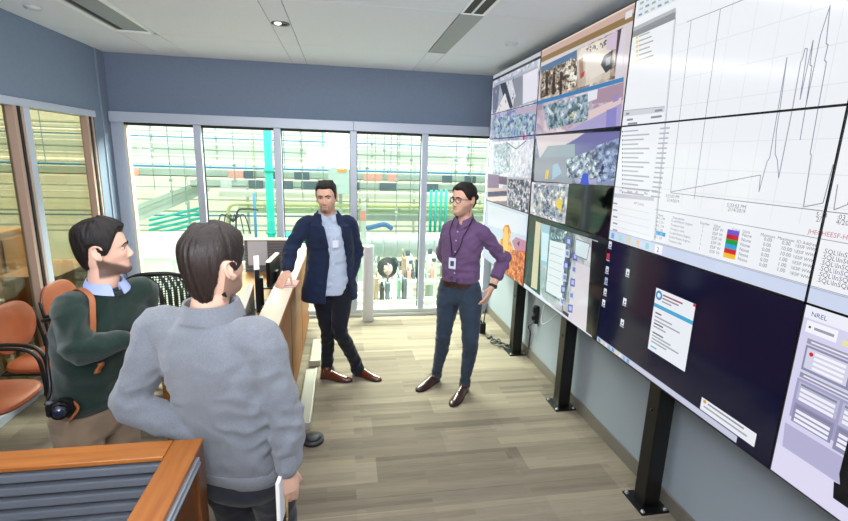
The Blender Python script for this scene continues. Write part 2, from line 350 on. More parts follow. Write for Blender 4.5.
# tank with a railing, left pane
c = at(165, 262, 10.3); bm = BM(); loft(bm, [[V((c.x+R*math.cos(q*PI/20), c.y+R*math.sin(q*PI/20), z)) for q in range(40)] for R, z in ((.9, -2.4), (.9, -.3), (1.05, -.1), (1.1, .1), (1.04, .16), (.9, .1))])
tag(obj('tank', bm, mat('hall_tank', 'e9efe9', .4)), 'round white tank low in the leftmost pane', 'tank')
c = at(270, 200, 9.6); bm = BM(); cyl(bm, (c.x, c.y, -4.2), (c.x, c.y, 3.3), .075, n=20)
for z in (-1, .4, 1.62, 2.7): cyl(bm, (c.x, c.y, z), (c.x, c.y, z+.04), .1, n=20)
tag(obj('column', bm, teal), 'bright teal vertical column behind the second pane', 'column')
bm = bx(BM(), at(277, 240, 8.9).x, at(300, 240, 8.9).x, 8.9, 9.4, -4.2, at(288, 236, 8.9).z, bev=.02); bx(bm, at(280, 240, 8.9).x, at(290, 240, 8.9).x, 8.88, 8.9, .0, .15); tag(obj('pump', bm, teal), 'teal machine base beside the teal column', 'machine')
hpipe('pipe', 'teal horizontal pipe behind the blue jacket man', 'pipe', 303, 345, 243, 9.1, 2.2, teal)
a, b1, c = at(228, 235, 11), at(229, 208, 11), at(242, 204, 11); tag(obj('pipe', tube(BM(), [a, b1, c, at(262, 205, 11)], .04, n=10), hyel), 'yellow pipe bending down in the second pane', 'pipe')
tag(obj('pipe', tube(BM(), [at(236, 240, 10.6), at(237, 213, 10.6), at(246, 209, 10.6), at(258, 210, 10.6)], .018, n=10), hblk), 'thin black pipe bending beside the yellow one', 'pipe')
bm = BM(); p0 = at(233, 222, 10.5)
for q in range(6): tube(bm, [p0, p0+V(((q-2.5)*.09, .0, .16)), p0+V(((q-2.5)*.14, 0, -.25))], .012, n=6)
tag(obj('cable_cluster', bm, hblk), 'black cables spreading from a post in the second pane', 'cables')
hpipe('pipe', 'blue thin vertical pipe base', 'pipe', 255, 262, 218, 10.8, 1.2, hblue) if False else None
c = at(255, 215, 10.8); bm = BM(); cyl(bm, (c.x, c.y, -.6), (c.x, c.y, 1.1), .03); tag(obj('pipe', bm, hblue), 'thin blue upright pipe beside the teal column', 'pipe')
# big silver duct
x0, x1, z = rx(356, 560, 245, 10.2); bm = BM(); cyl(bm, (x0, 10.2, z), (x1, 10.2, z), .27, n=36)
k = x0
while k < x1: cyl(bm, (k, 10.2, z), (k+.03, 10.2, z), .282, n=36); k += .28
[cyl(bm, (x0+.5+1.9*q, 10.2, -4.2), (x0+.5+1.9*q, 10.2, z), .03, n=10) for q in range(3)]; tag(obj('round_duct', bm, hsilv), 'big ribbed silver duct behind the purple shirt man', 'duct')
t = thing('control_cabinet', 'pale grey control cabinet with orange labels behind the blue jacket man', 'cabinet', at(340, 195, 11))
x0, x1, z1 = rx(328, 352, 152, 11); z0 = at(380, 195, 11).z; obj('body', bx(BM(), x0, x1, 11, 11.3, z0, z1, bev=.01), mat('hall_cab', 'b9c9c4', .5), t)
obj('post', bx(BM(), (x0+x1)/2-.04, (x0+x1)/2+.04, 11.3, 11.36, -4.2, z1, bev=.005), hg, t); c = at(342, 156.5, 10.98); obj('warning_label', bx(BM(), c.x-.18, c.x+.18, 10.98, 11, c.z-.04, c.z+.04), hor, t)
c = at(342, 170, 10.98); obj('warning_label', bx(BM(), c.x-.1, c.x+.1, 10.98, 11, c.z-.05, c.z+.05), hor, t)
for i, px in enumerate((431, 436, 441, 446)):
    a = at(px, 200, 11); bm = BM(); cyl(bm, (a.x, 11, at(px, 232, 11).z), (a.x, 11, at(px, 190, 11).z), .035); tag(obj('pipe', bm, teal), 'short green upright pipe behind the purple man, '+['first', 'second', 'third', 'fourth'][i]+' of four from the left', 'pipe', 'upright green pipes')
# hanging rods
for i, (px, p1, Y, dots) in enumerate(((141, 262, 8.2, (150, 177, 217)), (173, 205, 9.5, (180, 191)), (188, 215, 10, (203,)), (235, 180, 10, (165, 180)), (303, 200, 10, (150,)), (367, 215, 9, (168, 200)), (396, 235, 8.6, (180, 213)), (410, 215, 9.5, (160,)), (384, 180, 10, (150,)), (455, 185, 9, (160, 172)), (470, 178, 10, (165,)), (155, 190, 11, (150, 165)))):
    a, c = at(px, 100, Y), at(px, p1, Y); bm = BM(); cyl(bm, (c.x, Y, c.z), (c.x, Y, 3.6), .009 if i else .014, n=6)
    for d in dots: e_ = at(px, d, Y); cyl(bm, (c.x, Y, e_.z-.03), (c.x, Y, e_.z+.03), .032, n=8)
    tag(obj('hanging_rod', bm, mat('hall_rod', '9aa6a4', .5)), 'thin hanging rod with small couplings in the bright hall', 'rod', 'hanging rods in the hall')
# lower equipment and railing
def rail(py, Y, lab, p0, p1):
    x0, x1, z = rx(p0, p1, py, Y); t = thing('railing', lab, 'railing', ((x0+x1)/2, Y, z-.5)); bm = BM(); bx(bm, x0, x1, Y, Y+.05, z-.03, z+.03); bx(bm, x0, x1, Y, Y+.04, z-.3, z-.26); obj('rail', bm, hg, t)
    k = x0+.1
    while k < x1: obj('post', bx(BM(), k, k+.04, Y+.005, Y+.035, z-.9, z-.03), hg, t); k += .75
rail(284, 7.98, 'pale railing low behind the white cylinder', 352, 560); rail(303, 6.9, 'pale walkway railing lowest behind the right panes', 340, 560)
rail(258, 8.7, 'pale railing beside the white tank in the left pane', 118, 205)
eq = [('machine', 'small white lab machine with rounded top under the silver duct', 392, 268, 284, 9.1, 14, mat('eq_white', 'eceeea', .4)), ('machine', 'grey square lab machine behind the standing white cylinder', 358, 262, 280, 9.0, 10, hg2), ('machine', 'white cabinet beside the third mullion', 411, 258, 282, 9.2, 7, mat('eq_white', 'eceeea', .4)),
      ('machine', 'white cabinet right of the third mullion', 434, 256, 286, 9.2, 8, mat('eq_white', 'eceeea', .4)), ('crate', 'brown crate on the hall floor under the silver duct', 404, 268, 274, 10.7, 5, mat('eq_brown', 'a58d76', .6)), ('crate', 'dark blue crate under the silver duct', 396, 262, 268, 11.4, 6, mat('eq_blue', '4a6a86', .5)), ('machine', 'grey green machine at the foot of the purple man\'s pane', 448, 270, 300, 9.2, 7, hg2)]
for nme, lab, px, p0, p1, Y, wpx, m in eq:
    a = at(px, p0, Y); z0 = at(px, p1, Y).z; w = wpx*Y/467/2; bm = bx(BM(), a.x-w, a.x+w, Y, Y+.5, z0-.8, a.z, bev=.03); bx(bm, a.x-w*.6, a.x+w*.5, Y-.02, Y, a.z-.12, a.z-.05, 1); cyl(bm, (a.x-w*.5, Y+.25, a.z), (a.x-w*.5, Y+.25, a.z+.1), .05, mi=1); tag(obj(nme, bm, [m, hdark]), lab, 'crate' if nme == 'crate' else 'machine')
# ring shaped reel of hose
c = at(388, 268, 7.95); bm = BM()
for q in range(5): tube(bm, [c+V((math.cos(a)*(.09+.02*q), .03*q, math.sin(a)*(.12+.015*q)-.02)) for a in [j*PI/8 for j in range(17)]], .012, k=2, n=6)
tag(obj('hose_reel', bm, hblk), 'dark coiled hose reel in front of the lab machines', 'hose')
tag(obj('hanging_hose', tube(BM(), [at(368, 228, 9.5), at(376, 226, 9.5), at(385, 224.5, 9.5), at(391, 228, 9.5)], .05, n=12), mat('arm_blue', '3f6f9f', .5)), 'blue curved hose arm above the silver duct', 'hose')
x0, x1, z = rx(358, 372, 225, 9.9); bm = bx(BM(), at(361, 225, 9.55).x, at(366, 225, 9.55).x, 9.55, 9.7, -3, at(363, 205, 9.55).z); tag(obj('post', bm, hg), 'pale upright post behind the white cylinder', 'post')
c = at(363, 216, 9.52); tag(obj('warning_sign', bx(BM(), c.x-.05, c.x+.05, 9.52, 9.548, c.z-.1, c.z+.1), mat('sign_red', 'd98f7c', .6)), 'small red sign on the pale post', 'sign')
# pipe racks with many thin lines, and benches of small gear on the hall floor
rg = random.Random(3)
def pipe_rack(lab, Y, lines, posts, p0=-260, p1=640):
    x0, x1, z = rx(p0, p1, lines[0][0], Y); zb = at(380, lines[-1][0], Y).z-.1; t = thing('hanging_pipe_rack', lab, 'pipe rack', ((x0+x1)/2, Y, zb))
    for py, r_, m in lines:
        z = at(380, py, Y).z; bm = BM(); cyl(bm, (x0, Y, z), (x1, Y, z), r_, n=10); obj('pipe', bm, m, t)
    for px in posts: x = at(px, lines[0][0], Y).x; obj('upright', bx(BM(), x-.03, x+.03, Y+.04, Y+.10, zb, at(380, lines[0][0], Y).z+.3, bev=.005), hg, t)
pipe_rack('rack of thin pale pipes high in the hall under the beam', 14.6, [(134, .018, hg2), (138.5, .03, hg), (144, .02, hblue), (150, .02, hw), (155, .03, hg2), (161, .02, hw)], (110, 150, 215, 300, 372, 400, 470))
pipe_rack('rack of thin grey and white pipes across the middle of the hall', 13.2, [(174, .02, hg2), (190, .03, hg), (196, .02, hw), (202, .018, hg2), (213, .025, hg2), (217, .02, hblue), (226, .03, hg), (231, .02, hg2)], (128, 185, 246, 318, 360, 415, 452, 482))
pipe_rack('rack of low grey pipes near the hall floor', 12.0, [(262, .03, hg2), (268, .02, hg), (276, .03, hg2), (290, .04, hg), (297, .02, hg2)], (145, 190, 240, 374, 420, 460))
def bench(lab, px, py, Y, wpx, seed, n=9):
    rr = random.Random(seed); c = at(px, py, Y); w = wpx*Y/467/2; t = thing('work_bench', lab, 'bench', (c.x, Y, c.z-.9)); obj('bench_top', bx(BM(), c.x-w, c.x+w, Y, Y+.7, c.z-.05, c.z, bev=.01), hw, t)
    for sx in (-1, 1): obj('leg', bx(BM(), c.x+sx*(w-.06)-.03, c.x+sx*(w-.06)+.03, Y+.1, Y+.6, c.z-.9, c.z-.05), hg2, t)
    ms = [hg2, hdark, mat('eq_white', 'eceeea', .4), mat('eq_brown', 'a58d76', .6), mat('eq_blue', '4a6a86', .5), hblk, hpink, mat('eq_green', '6f9a84', .5)]
    for k in range(n):
        x = c.x-w+2*w*(k+.5)/n; hh = rr.uniform(.08, .42); ww = w/n*rr.uniform(.5, .9); m = rr.choice(ms); bm = bx(BM(), x-ww, x+ww, Y+.1, Y+.35, c.z, c.z+hh, bev=.012); bx(bm, x-ww*.5, x+ww*.4, Y+.09, Y+.1, c.z+hh*.5, c.z+hh*.8); cyl(bm, (x, Y+.2, c.z+hh), (x+rr.uniform(-.05, .05), Y+.2, c.z+hh+rr.uniform(.03, .16)), .015, n=8); obj('instrument', bm, m, t)
bench('work bench crowded with instruments under the silver duct', 405, 281, 8.2, 66, 5, 13); bench('work bench with instruments low in the second and third panes', 238, 262, 9.3, 36, 8, 9); bench('work bench at the right end below the silver duct', 466, 286, 8.3, 40, 11, 8); bench('low bench with boxes behind the white cylinder', 380, 304, 7.15, 60, 15, 10)
# next room behind the left windows
nw = woodmat('next_wood', '9a6a3c', '6f4520', 1, .4)
struct('wall_next_far', bx(BM(), -9.1, -9, -2, YF+.08, -.1, 3.2), mat('next_wall', '8f8b76', .8)); struct('ceiling_next', bx(BM(), -9, XL-.12, -2, YF+.08, 3.1, 3.2), mat('next_wall', '8f8b76', .8))
struct('wall_next_back', bx(BM(), -9, XL-.12, -2.1, -2, -.1, 3.2), MATS['next_wall'])
struct('floor_next', bx(BM(), -9, XL-.12, -2, YF+.14, -.2, -.1), mat('next_floor', '8a7f68', .8))
for i, (x0, x1, z1, y0, y1, l) in enumerate(((-4.2, -3.3, 1.15, 4.7, 5.5, 'brown wooden cabinet beyond the left window nearest the corner'), (-4.4, -3.0, .98, 3.2, 4.5, 'long brown wooden desk unit beyond the left window'), (-3.15, -2.65, .8, 4.75, 5.5, 'low wooden unit beyond the left window in the corner'))):
    t = thing('wooden_cabinet', l, 'cabinet', ((x0+x1)/2, (y0+y1)/2, -.1)); obj('body', bx(BM(), x0+.02, x1-.02, y0+.02, y1-.02, -.1, z1-.04, bev=.005), nw, t); obj('worktop', bx(BM(), x0, x1, y0, y1, z1-.04, z1, bev=.006), nw, t)
    for k in range(2): m_ = (y0+y1)/2; obj('door', bx(BM(), x1-.02, x1-.002, (y0, m_)[k]+.04, (m_, y1)[k]-.02, 0, z1-.08, bev=.004), nw, t)
# ================================================================ the video wall
XS = 1.64
YC = [5.275, 3.968, 2.66, 1.357, .05]; ZR = [2.892, 2.208, 1.525, .842]
SCR = {}   # (row, col) -> list of (poly in (y,z), colour, layer)
def clip(poly, y0, y1, z0, z1):
    for ax, v, sgn in ((0, y0, 1), (0, y1, -1), (1, z0, 1), (1, z1, -1)):
        out = []
        for i in range(len(poly)):
            a, b_ = poly[i-1], poly[i]; ia, ib = (a[ax]-v)*sgn >= 0, (b_[ax]-v)*sgn >= 0
            if ia != ib: t = (v-a[ax])/(b_[ax]-a[ax]); out.append((a[0]+(b_[0]-a[0])*t, a[1]+(b_[1]-a[1])*t))
            if ib: out.append(b_)
        poly = out
        if len(poly) < 3: return None
    return poly
def P2(p): q = atx(p[0], p[1], XS); return (q.y, q.z)
BZ = .0045
def inner(r, c): return (YC[c+1]+BZ, YC[c]-BZ, ZR[r+1]+BZ, ZR[r]-BZ)
def draw2(poly, col, layer=1, only=None):
    for r in range(3):
        for c in range(4):
            if only and (r, c) not in only: continue
            q = clip(poly, *inner(r, c))
            if q: SCR.setdefault((r, c), []).append((q, col, layer))
def draw(pts, col, layer=1, only=None): draw2([P2(p) for p in pts], col, layer, only)
def line2(a, b_, w, col, layer=3, only=None):
    d = V((b_[0]-a[0], b_[1]-a[1])); 
    if d.length < 1e-6: return
    n_ = V((-d.y, d.x)).normalized()*w/2
    draw2([(a[0]+n_.x, a[1]+n_.y), (b_[0]+n_.x, b_[1]+n_.y), (b_[0]-n_.x, b_[1]-n_.y), (a[0]-n_.x, a[1]-n_.y)], col, layer, only)
def pline(pts, col, w=.003, layer=4, only=None):
    q = [P2(p) for p in pts]
    for a, b_ in zip(q, q[1:]): line2(a, b_, w, col, layer, only)
TX = {}
def text(s, px, py, h, col, only, layer=6): TX.setdefault(only, []).append((s, P2((px, py)), h, col, layer))
def text2(s, y, z, h, col, only, layer=6): TX.setdefault(only, []).append((s, (y, z), h, col, layer))
R_ = random.Random(5)
def clutter(quadpx, pal, n_, s0, s1, layer=3, only=None, kind=4):
    if n_ > 60: draw(quadpx, 'N:'+','.join(sorted(pal, key=lambda c: int(c[:2], 16)+int(c[2:4], 16)))+':27', layer-.1, only); n_ = n_//4; s1 = s1*.7
    a, b_, c, d = [P2(p) for p in quadpx]
    for i in range(n_):
        u, v = R_.random(), R_.random(); y = (a[0]*(1-u)+b_[0]*u)*(1-v)+(d[0]*(1-u)+c[0]*u)*v; z = (a[1]*(1-u)+b_[1]*u)*(1-v)+(d[1]*(1-u)+c[1]*u)*v
        w, h, th = R_.uniform(s0, s1)*.8, R_.uniform(s0, s1)*.35, R_.choice((.2, 1.5, -.3, .1, 1.2)); k = kind
        pts = [(w*math.cos(2*PI*(j+.5)/k), h*math.sin(2*PI*(j+.5)/k)) for j in range(k)]
        draw2([(y+p[0]*math.cos(th)-p[1]*math.sin(th), z+p[0]*math.sin(th)+p[1]*math.cos(th)) for p in pts], R_.choice(pal), layer+.02*(i % 40), only)
def panel_rect(r, c, col, layer=.5): a = inner(r, c); draw2([(a[0], a[2]), (a[1], a[2]), (a[1], a[3]), (a[0], a[3])], col, layer, [(r, c)])
def hline2(y0, y1, z, w, col, layer=3, only=None): draw2([(y0, z-w/2), (y1, z-w/2), (y1, z+w/2), (y0, z+w/2)], col, layer, only)
# ---- chart window over four panels
CH = [(0, 2), (0, 3), (1, 2), (1, 3)]
for rc in CH: panel_rect(*rc, 'eef1f6' if rc[1] == 2 else 'f0f2f8')
T = ZR[0]; yl = YC[2]  # left edge
draw2([(yl-.02, T-.005), (.05, T-.005), (.05, T-.10), (yl-.02, T-.10)], 'dfe6ea', 1, CH)
for k in range(9):
    for j in range(3): draw2([(yl-.04-.055*k, T-.02-.03*j), (yl-.075-.055*k+.004*j, T-.02-.03*j), (yl-.075-.055*k, T-.032-.03*j), (yl-.04-.055*k, T-.032-.03*j)], ['9bb0b4', 'b9c6c9', '7f97b5'][(k+j) % 3], 2, CH)
draw([(626.5, 34.5), (676, 11), (675.5, 19), (625.5, 41)], '8b8f93', 2, CH); draw([(626.5, 31), (676, 7.5), (676, 11.5), (626.5, 35)], 'b6b9bb', 2, CH)
pxl = lambda a, b_, w, c_, l=3: pline([a, b_], c_, w, l, CH)
pxl((675.8, 18), (655, 240), .006, 'b3b6be'); pxl((674.8, 18), (654, 240), .002, '8a8f99')
# tree list
for k in range(6):
    z = P2((634, 38.5+4.6*k)); hline2(z[0]-.045, z[0]-.045-.10-.03*((k*7) % 3)/2, z[1], .008, 'b4b4ae', 3, CH)
    draw2([(z[0]-.02, z[1]-.008), (z[0]-.04, z[1]-.008), (z[0]-.04, z[1]+.008), (z[0]-.02, z[1]+.008)], 'e8cf87', 3, CH)
pxl((623, 37), (675, 15), .002, '9aa0a6')
draw([(621, 111), (665, 106.5), (664.5, 112), (620.5, 117)], 'd0d4da', 2, CH); pxl((621, 111), (665, 106.5), .003, '9aa0aa')
for (px, py, w) in ((626, 114, .035), (655, 111, .06), (627, 120, .06), (651, 117.5, .09), (628, 124, .09)):
    z = P2((px, py)); hline2(z[0], z[0]-w, z[1], .011, '8c9098', 3, CH)
for k in range(15):   # tag list in the second row
    z0 = P2((624, 131.5+4.35*k)); hline2(z0[0], z0[0]-.14-.05*((k*5) % 3), z0[1], .008, 'b4b6c0', 3, CH); hline2(z0[0]+.018, z0[0]+.006, z0[1], .010, '70748a', 3, CH)
    z1 = P2((650, 131+4.1*k)); hline2(yl-.36, yl-.36-.075, z0[1], .008, 'b4b6c0', 3, CH)
for i, w in enumerate(('List', 'Gauge', 'All', 'Plot')): z = P2((617, 189)); text2(w, yl-.06-.08*i, z[1]-.01, .014, '50545e', (1, 2))
draw([(612, 193), (654, 197), (654, 201), (611.5, 197)], 'c9ccd6', 2, CH); pxl((613, 186.5), (658, 191), .003, '8c9098')
for k in range(5): z = P2((613, 203+6.6*k)); hline2(z[0], z[0]-.05, z[1], .010, 'a0a4ae', 3, CH); hline2(z[0], z[0]-.36, z[1]-.018, .0018, 'c6cad2', 3, CH)
text('AIP Testing', 634, 204, .014, '80848e', (1, 2))
# grid and axes of the plot
for zz in (2.80, 2.67, 2.54, 2.41, 2.28, 2.10, 1.98, 1.87): hline2(2.28, .05, zz, .003, 'dfe4e6', 1.5, CH)
for yy in (2.06, 1.93, 1.80, 1.68, 1.56, 1.44, 1.25, 1.12, 1.0): draw2([(yy, 1.8), (yy+.003, 1.8), (yy+.003, 2.88), (yy, 2.88)], 'dfe4e6', 1.5, CH)
A_ = '84859a'; Bc = '8f93a0'
pxl((691.4, 20.7), (670.8, 192), .0035, Bc); pxl((720.7, 8.8), (694.4, 199), .0035, Bc); pxl((687, 22), (720.7, 8.8), .003, Bc); pxl((720.7, 8.8), (745, -1), .003, Bc)
for p in ([(787.4, 57), (778, 111), (770, 158), (767.5, 161.4), (759.2, 192), (760.8, 175), (670.8, 192)], [(787.4, 57), (780, 111), (776.7, 130.7), (775.5, 153.8), (777.7, 160), (779, 178), (792.9, 108.5), (801, 62.4), (803, 58.6), (805.3, 48.7), (807.8, 48.7), (800.3, 99.8)],
          [(800.3, 99.8), (813.6, 40), (810.3, 65), (812.3, 66), (806, 107), (800.4, 140)], [(800.4, 140), (806, 107), (821, 35), (830.5, 5.5), (826.5, 43.7), (828.5, 45), (824.8, 60), (826.8, 62.4), (818, 110.7), (810.5, 153.8), (811.8, 155), (803.8, 207), (823.4, 203), (833.6, 164.5)], [(838, 184.5), (834.2, 210), (848, 204.5), (862, 150)]):
    pline(p, A_, .0032, 4, CH)
zax = P2((670.8, 192))[1]; hline2(P2((670.8, 192))[0], .05, zax-.004, .003, '7d808c', 4, CH)
for px, py, rc in ((666, 197, (1, 2)), (727, 206.5, (1, 2)), (816, 217, (1, 2)), (837, 219, (1, 3))):
    if px == 837: text(':03 PM', px, py, .017, '6a6d7a', rc); text('4/2019', px-1, py+5, .017, '6a6d7a', rc)
    elif px == 816: text('5:33', px, py-.5, .017, '6a6d7a', rc); text('2/1', px, py+4.5, .017, '6a6d7a', rc)
    else: text('5:33:03 PM', px, py, .016, '6a6d7a', rc); text('2/14/2019', px+1, py+4.3, .016, '6a6d7a', rc)
ztab = P2((730, 225.5))[1]+.012; hline2(P2((655.5, 209.6))[0], .05, ztab, .003, '9ea2ac', 4, CH)
HX = [(658, 'Name'), (673, 'Description'), (700.5, 'Number'), (714, 'Value'), (732.5, 'Color'), (743, 'Units'), (761, 'Minimum'), (778, 'Maximum'), (797, 'IO Address')]
yof = lambda px: P2((px, 215+(px-655)*.19))[0]
for px, s in HX: text2(s, yof(px), ztab-.030, .0125, '6f7280', (1, 2))
zs1, zs2 = P2((727.7, 229))[1], P2((724, 257))[1]; st = (zs1-zs2)/6; SW = ['6a4fd0', 'c8102a', '1f9a3c', '2fa0d8', 'cf1f2a', 'f2b81e']
for k in range(6):
    z = zs1-st*(k+.5)
    draw2([(yof(728), z-st/2), (yof(740), z-st/2), (yof(740), z+st/2), (yof(728), z+st/2)], SW[k], 3, CH)
    if k == 4: draw2([(yof(658), z-st/2), (yof(668), z-st/2), (yof(668), z+st/2), (yof(658), z+st/2)], '3aa4dc', 3, CH)
    text2('RLC_%03d' % (204+k*7), yof(657.5), z-.007, .012, 'e8f2fa' if k == 4 else '6c6f7c', (1, 2))
    text2(['Guided Return Engines', 'Transport idea', 'Transport value', 'Guided Return Engines', 'Guided Return Engines', 'Transport idea'][k], yof(672), z-.007, .0115, '7b7e8a', (1, 2))
    text2('1', yof(703), z-.007, .014, '7b7e8a', (1, 2)); text2('ESIF W', yof(714), z-.007, .014, '7b7e8a', (1, 2)); text2('None', yof(743), z-.007, .015, '6c6f7c', (1, 2))
    text2('0.00', yof(765), z-.007, .015, '6c6f7c', (1, 2)); text2(['0.00', '10.00', '10.00', '1.00', '1.00', '1.00'][k], yof(783), z-.007, .015, '6c6f7c', (1, 2)); text2('\\\\ESIF WW', yof(796.5), z-.007, .012, '6c6f7c', (1, 2))
    text2('.SQL\\InSQL_M', 1.335, z-.007, .017, '6c6f7c', (1, 3))
text2('JHECH', yof(806), ztab+.012, .016, 'c06c7a', (1, 2)); text2('EESF-HI', 1.335, ztab+.012, .017, 'c06c7a', (1, 3))
zt = zs2-.018; hline2(yof(655), .05, zt, .003, '9ea2ac', 4, CH)
hline2(yl-.005, .05, 1.528+.03, .055, 'ccd7ee', 2, CH); hline2(yl-.005, .05, 1.528+.058, .004, 'a9b4cc', 3, CH)
for k, cc in enumerate(('58b4d8', '9adfe4', 'e8d48c', 'e6c99a', '86d4da')): draw2([(yl-.03-.085*k, 1.54), (yl-.06-.085*k, 1.54), (yl-.06-.085*k, 1.572), (yl-.03-.085*k, 1.572)], cc, 4, CH)
draw2([(yl-.45, 1.535), (yl-.51, 1.535), (yl-.51, 1.58), (yl-.45, 1.58)], 'f2f4fa', 4, CH); text2('2', yl-.468, 1.543, .026, '30343c', (1, 2))
# ---- navy desktop
D = [(2, 2)]; panel_rect(2, 2, '0b0d2c')
w = [(657, 288), (695.7, 303.9), (685.3, 371.2), (647.3, 348.8)]; q = [P2(p) for p in w]; y0, y1 = q[0][0], q[1][0]; z1, z0 = q[0][1], q[3][1]
y0, y1, z0, z1 = (q[0][0]+q[3][0])/2, (q[1][0]+q[2][0])/2, (q[2][1]+q[3][1])/2, (q[0][1]+q[1][1])/2
R4 = lambda a, b_, c, d: [(a, c), (b_, c), (b_, d), (a, d)]
draw2(R4(y0, y1, z0, z1), 'e9edf4', 2, D); W_, H_ = y0-y1, z1-z0
draw2(R4(y0, y1, z1-H_*.30, z1-H_*.24), '46a9d2', 3, D); draw2(R4(y1+.015, y1, z1-.014, z1), 'd0303a', 3, D)
cc = [(y0-W_*.10+.026*math.cos(a*PI/8), z1-H_*.10+.026*math.sin(a*PI/8)) for a in range(16)]; draw2(cc, '3f8fc4', 3, D); draw2([(c_[0]*.5+(y0-W_*.10)*.5, c_[1]*.5+(z1-H_*.10)*.5) for c_ in cc], 'e9edf4', 4, D)
for k, (f, wd, c_) in enumerate(((.07, .6, '9a4a54'), (.12, .5, '8a8e98'), (.17, .3, 'a0a4ac'), (.38, .2, '5a5e6a'), (.44, .55, 'a0a4ac'), (.50, .8, 'a0a4ac'), (.55, .3, '5a5e6a'), (.60, .4, 'a0a4ac'), (.70, .35, '5a5e6a'), (.75, .6, 'a0a4ac'), (.80, .85, 'a0a4ac'), (.85, .5, 'a0a4ac'), (.93, .2, '58b4d8'))):
    s_ = .2 if k < 3 else .07; hline2(y0-W_*s_, y0-W_*(s_+wd*.85), z1-H_*f, .008, c_, 3, D)
hline2(yl-.005, yl-1.14, .842+.022, .030, 'c4c8dc', 2, D); hline2(yl-.005, yl-1.14, .842+.038, .003, '8f94b0', 3, D)
for k in range(9): draw2(R4(yl-.02-.04*k, yl-.045-.04*k, .852, .875), ['5aa0c8', 'e4d6a0', 'dfe2ee', '8fb6d8'][k % 4], 3, D)
a = P2((699.5, 412)); draw2(R4(a[0], a[0]-.30, .885, .945), 'e8eaf2', 3, D); draw2(R4(a[0]-.012, a[0]-.03, .925, .940), 'e0a040', 4, D); hline2(a[0]-.04, a[0]-.24, .931, .008, '8a8e98', 4, D); hline2(a[0]-.02, a[0]-.26, .909, .008, 'a0a4ac', 4, D)
for k, (px, py, cc) in enumerate(((610, 247, 'dfe6f4'), (608, 259, 'd8323c'), (607, 272, 'cfd6e4'), (606, 283, '9ab4c8'), (605, 294, 'dfe0e4'), (603.5, 305, 'e8ecf4'), (627.5, 275, 'dfe2ea'), (624.5, 304, 'e8ecf4'), (622, 325, 'eef0f4'))):
    a = P2((px, py)); draw2(R4(a[0]+.016, a[0]-.016, a[1], a[1]+.036), cc, 3, D); draw2(R4(a[0]+.005, a[0]-.008, a[1]+.006, a[1]+.02), '40506a', 4, D); hline2(a[0]+.02, a[0]-.02, a[1]-.008, .007, 'b8bcc8', 3, D)
# ---- web page at the right
E_ = [(2, 3)]; panel_rect(2, 3, 'd4d2ee'); X3 = 1.357
draw2(R4(X3-.004, .05, 1.475, 1.522), 'eceefa', 1, E_); text2('NREL', X3-.03, 1.487, .017, '3a4a86', (2, 3))
draw2(R4(X3-.02, X3-.13, 1.425, 1.468), 'f4f4fc', 2, E_); draw2(R4(X3-.03, X3-.038, 1.442, 1.450), '303a60', 3, E_); hline2(X3-.05, X3-.12, 1.446, .010, '9a9cae', 3, E_); pline([], '', 1)
draw2(R4(X3-.19, X3-.6, 1.418, 1.455), '3c52c4', 2, E_); hline2(X3-.15, X3-.175, 1.435, .02, 'e6e2a8', 3, E_)
draw2(R4(X3-.035, .05, 1.385, 1.405), '9a9bb0', 2, E_); hline2(X3-.05, X3-.5, 1.395, .006, 'e8e8f4', 3, E_)
draw2(R4(X3-.035, .05, 1.285, 1.38), '8c8eaa', 1.8, E_)
for (a, b_) in ((.042, .19), (.20, .36)):
    draw2(R4(X3-a, X3-b_, 1.295, 1.372), 'd2d2e8', 2, E_)
    for k in range(4): draw2(R4(X3-a-.03, X3-b_+.012, 1.300+.018*k, 1.310+.018*k), 'f4f4fc', 3, E_)
draw2([(X3-.06+.008*math.cos(t_), 1.352+.008*math.sin(t_)) for t_ in [j*PI/5 for j in range(10)]], 'd02a34', 4, E_)
draw2(R4(X3-.035, .05, 1.255, 1.275), '9496ac', 2, E_); hline2(X3-.05, X3-.5, 1.265, .006, 'e8e8f4', 3, E_)
draw2(R4(X3-.03, X3-.40, 1.095, 1.25), 'a3a1c4', 2, E_)
for r2, (zt_, zb_) in enumerate(((1.24, 1.17), (1.155, 1.08))):
    for (a, b_) in ((.04, .185), (.195, .35)):
        draw2(R4(X3-a, X3-b_, zb_-.012*(a > .1), zt_), ['b8b8d4', '8e8eae'][r2], 3, E_); hline2(X3-a-.008, X3-b_+.008, zt_-.010, .008, '84869c', 4, E_)
        for k in range(3): hline2(X3-a-.010, X3-b_+.010, zt_-.028-.018*k, .012, 'eeeefa', 4, E_)
draw2([(X3-.02, 1.06), (X3-.40, 1.06), (X3-.40, .965), (X3-.03, .965)], 'b3afd2', 1.6, E_)
draw2(R4(X3-.005, .05, .842, .965), 'dcd9f2', 1.2, E_)
draw2([(X3-.235, 1.0), (X3-.245, .965), (X3-.225, .962), (X3-.235, .905), (.05, .905), (.05, 1.40), (X3-.235, 1.22)], '080910', 5, E_)
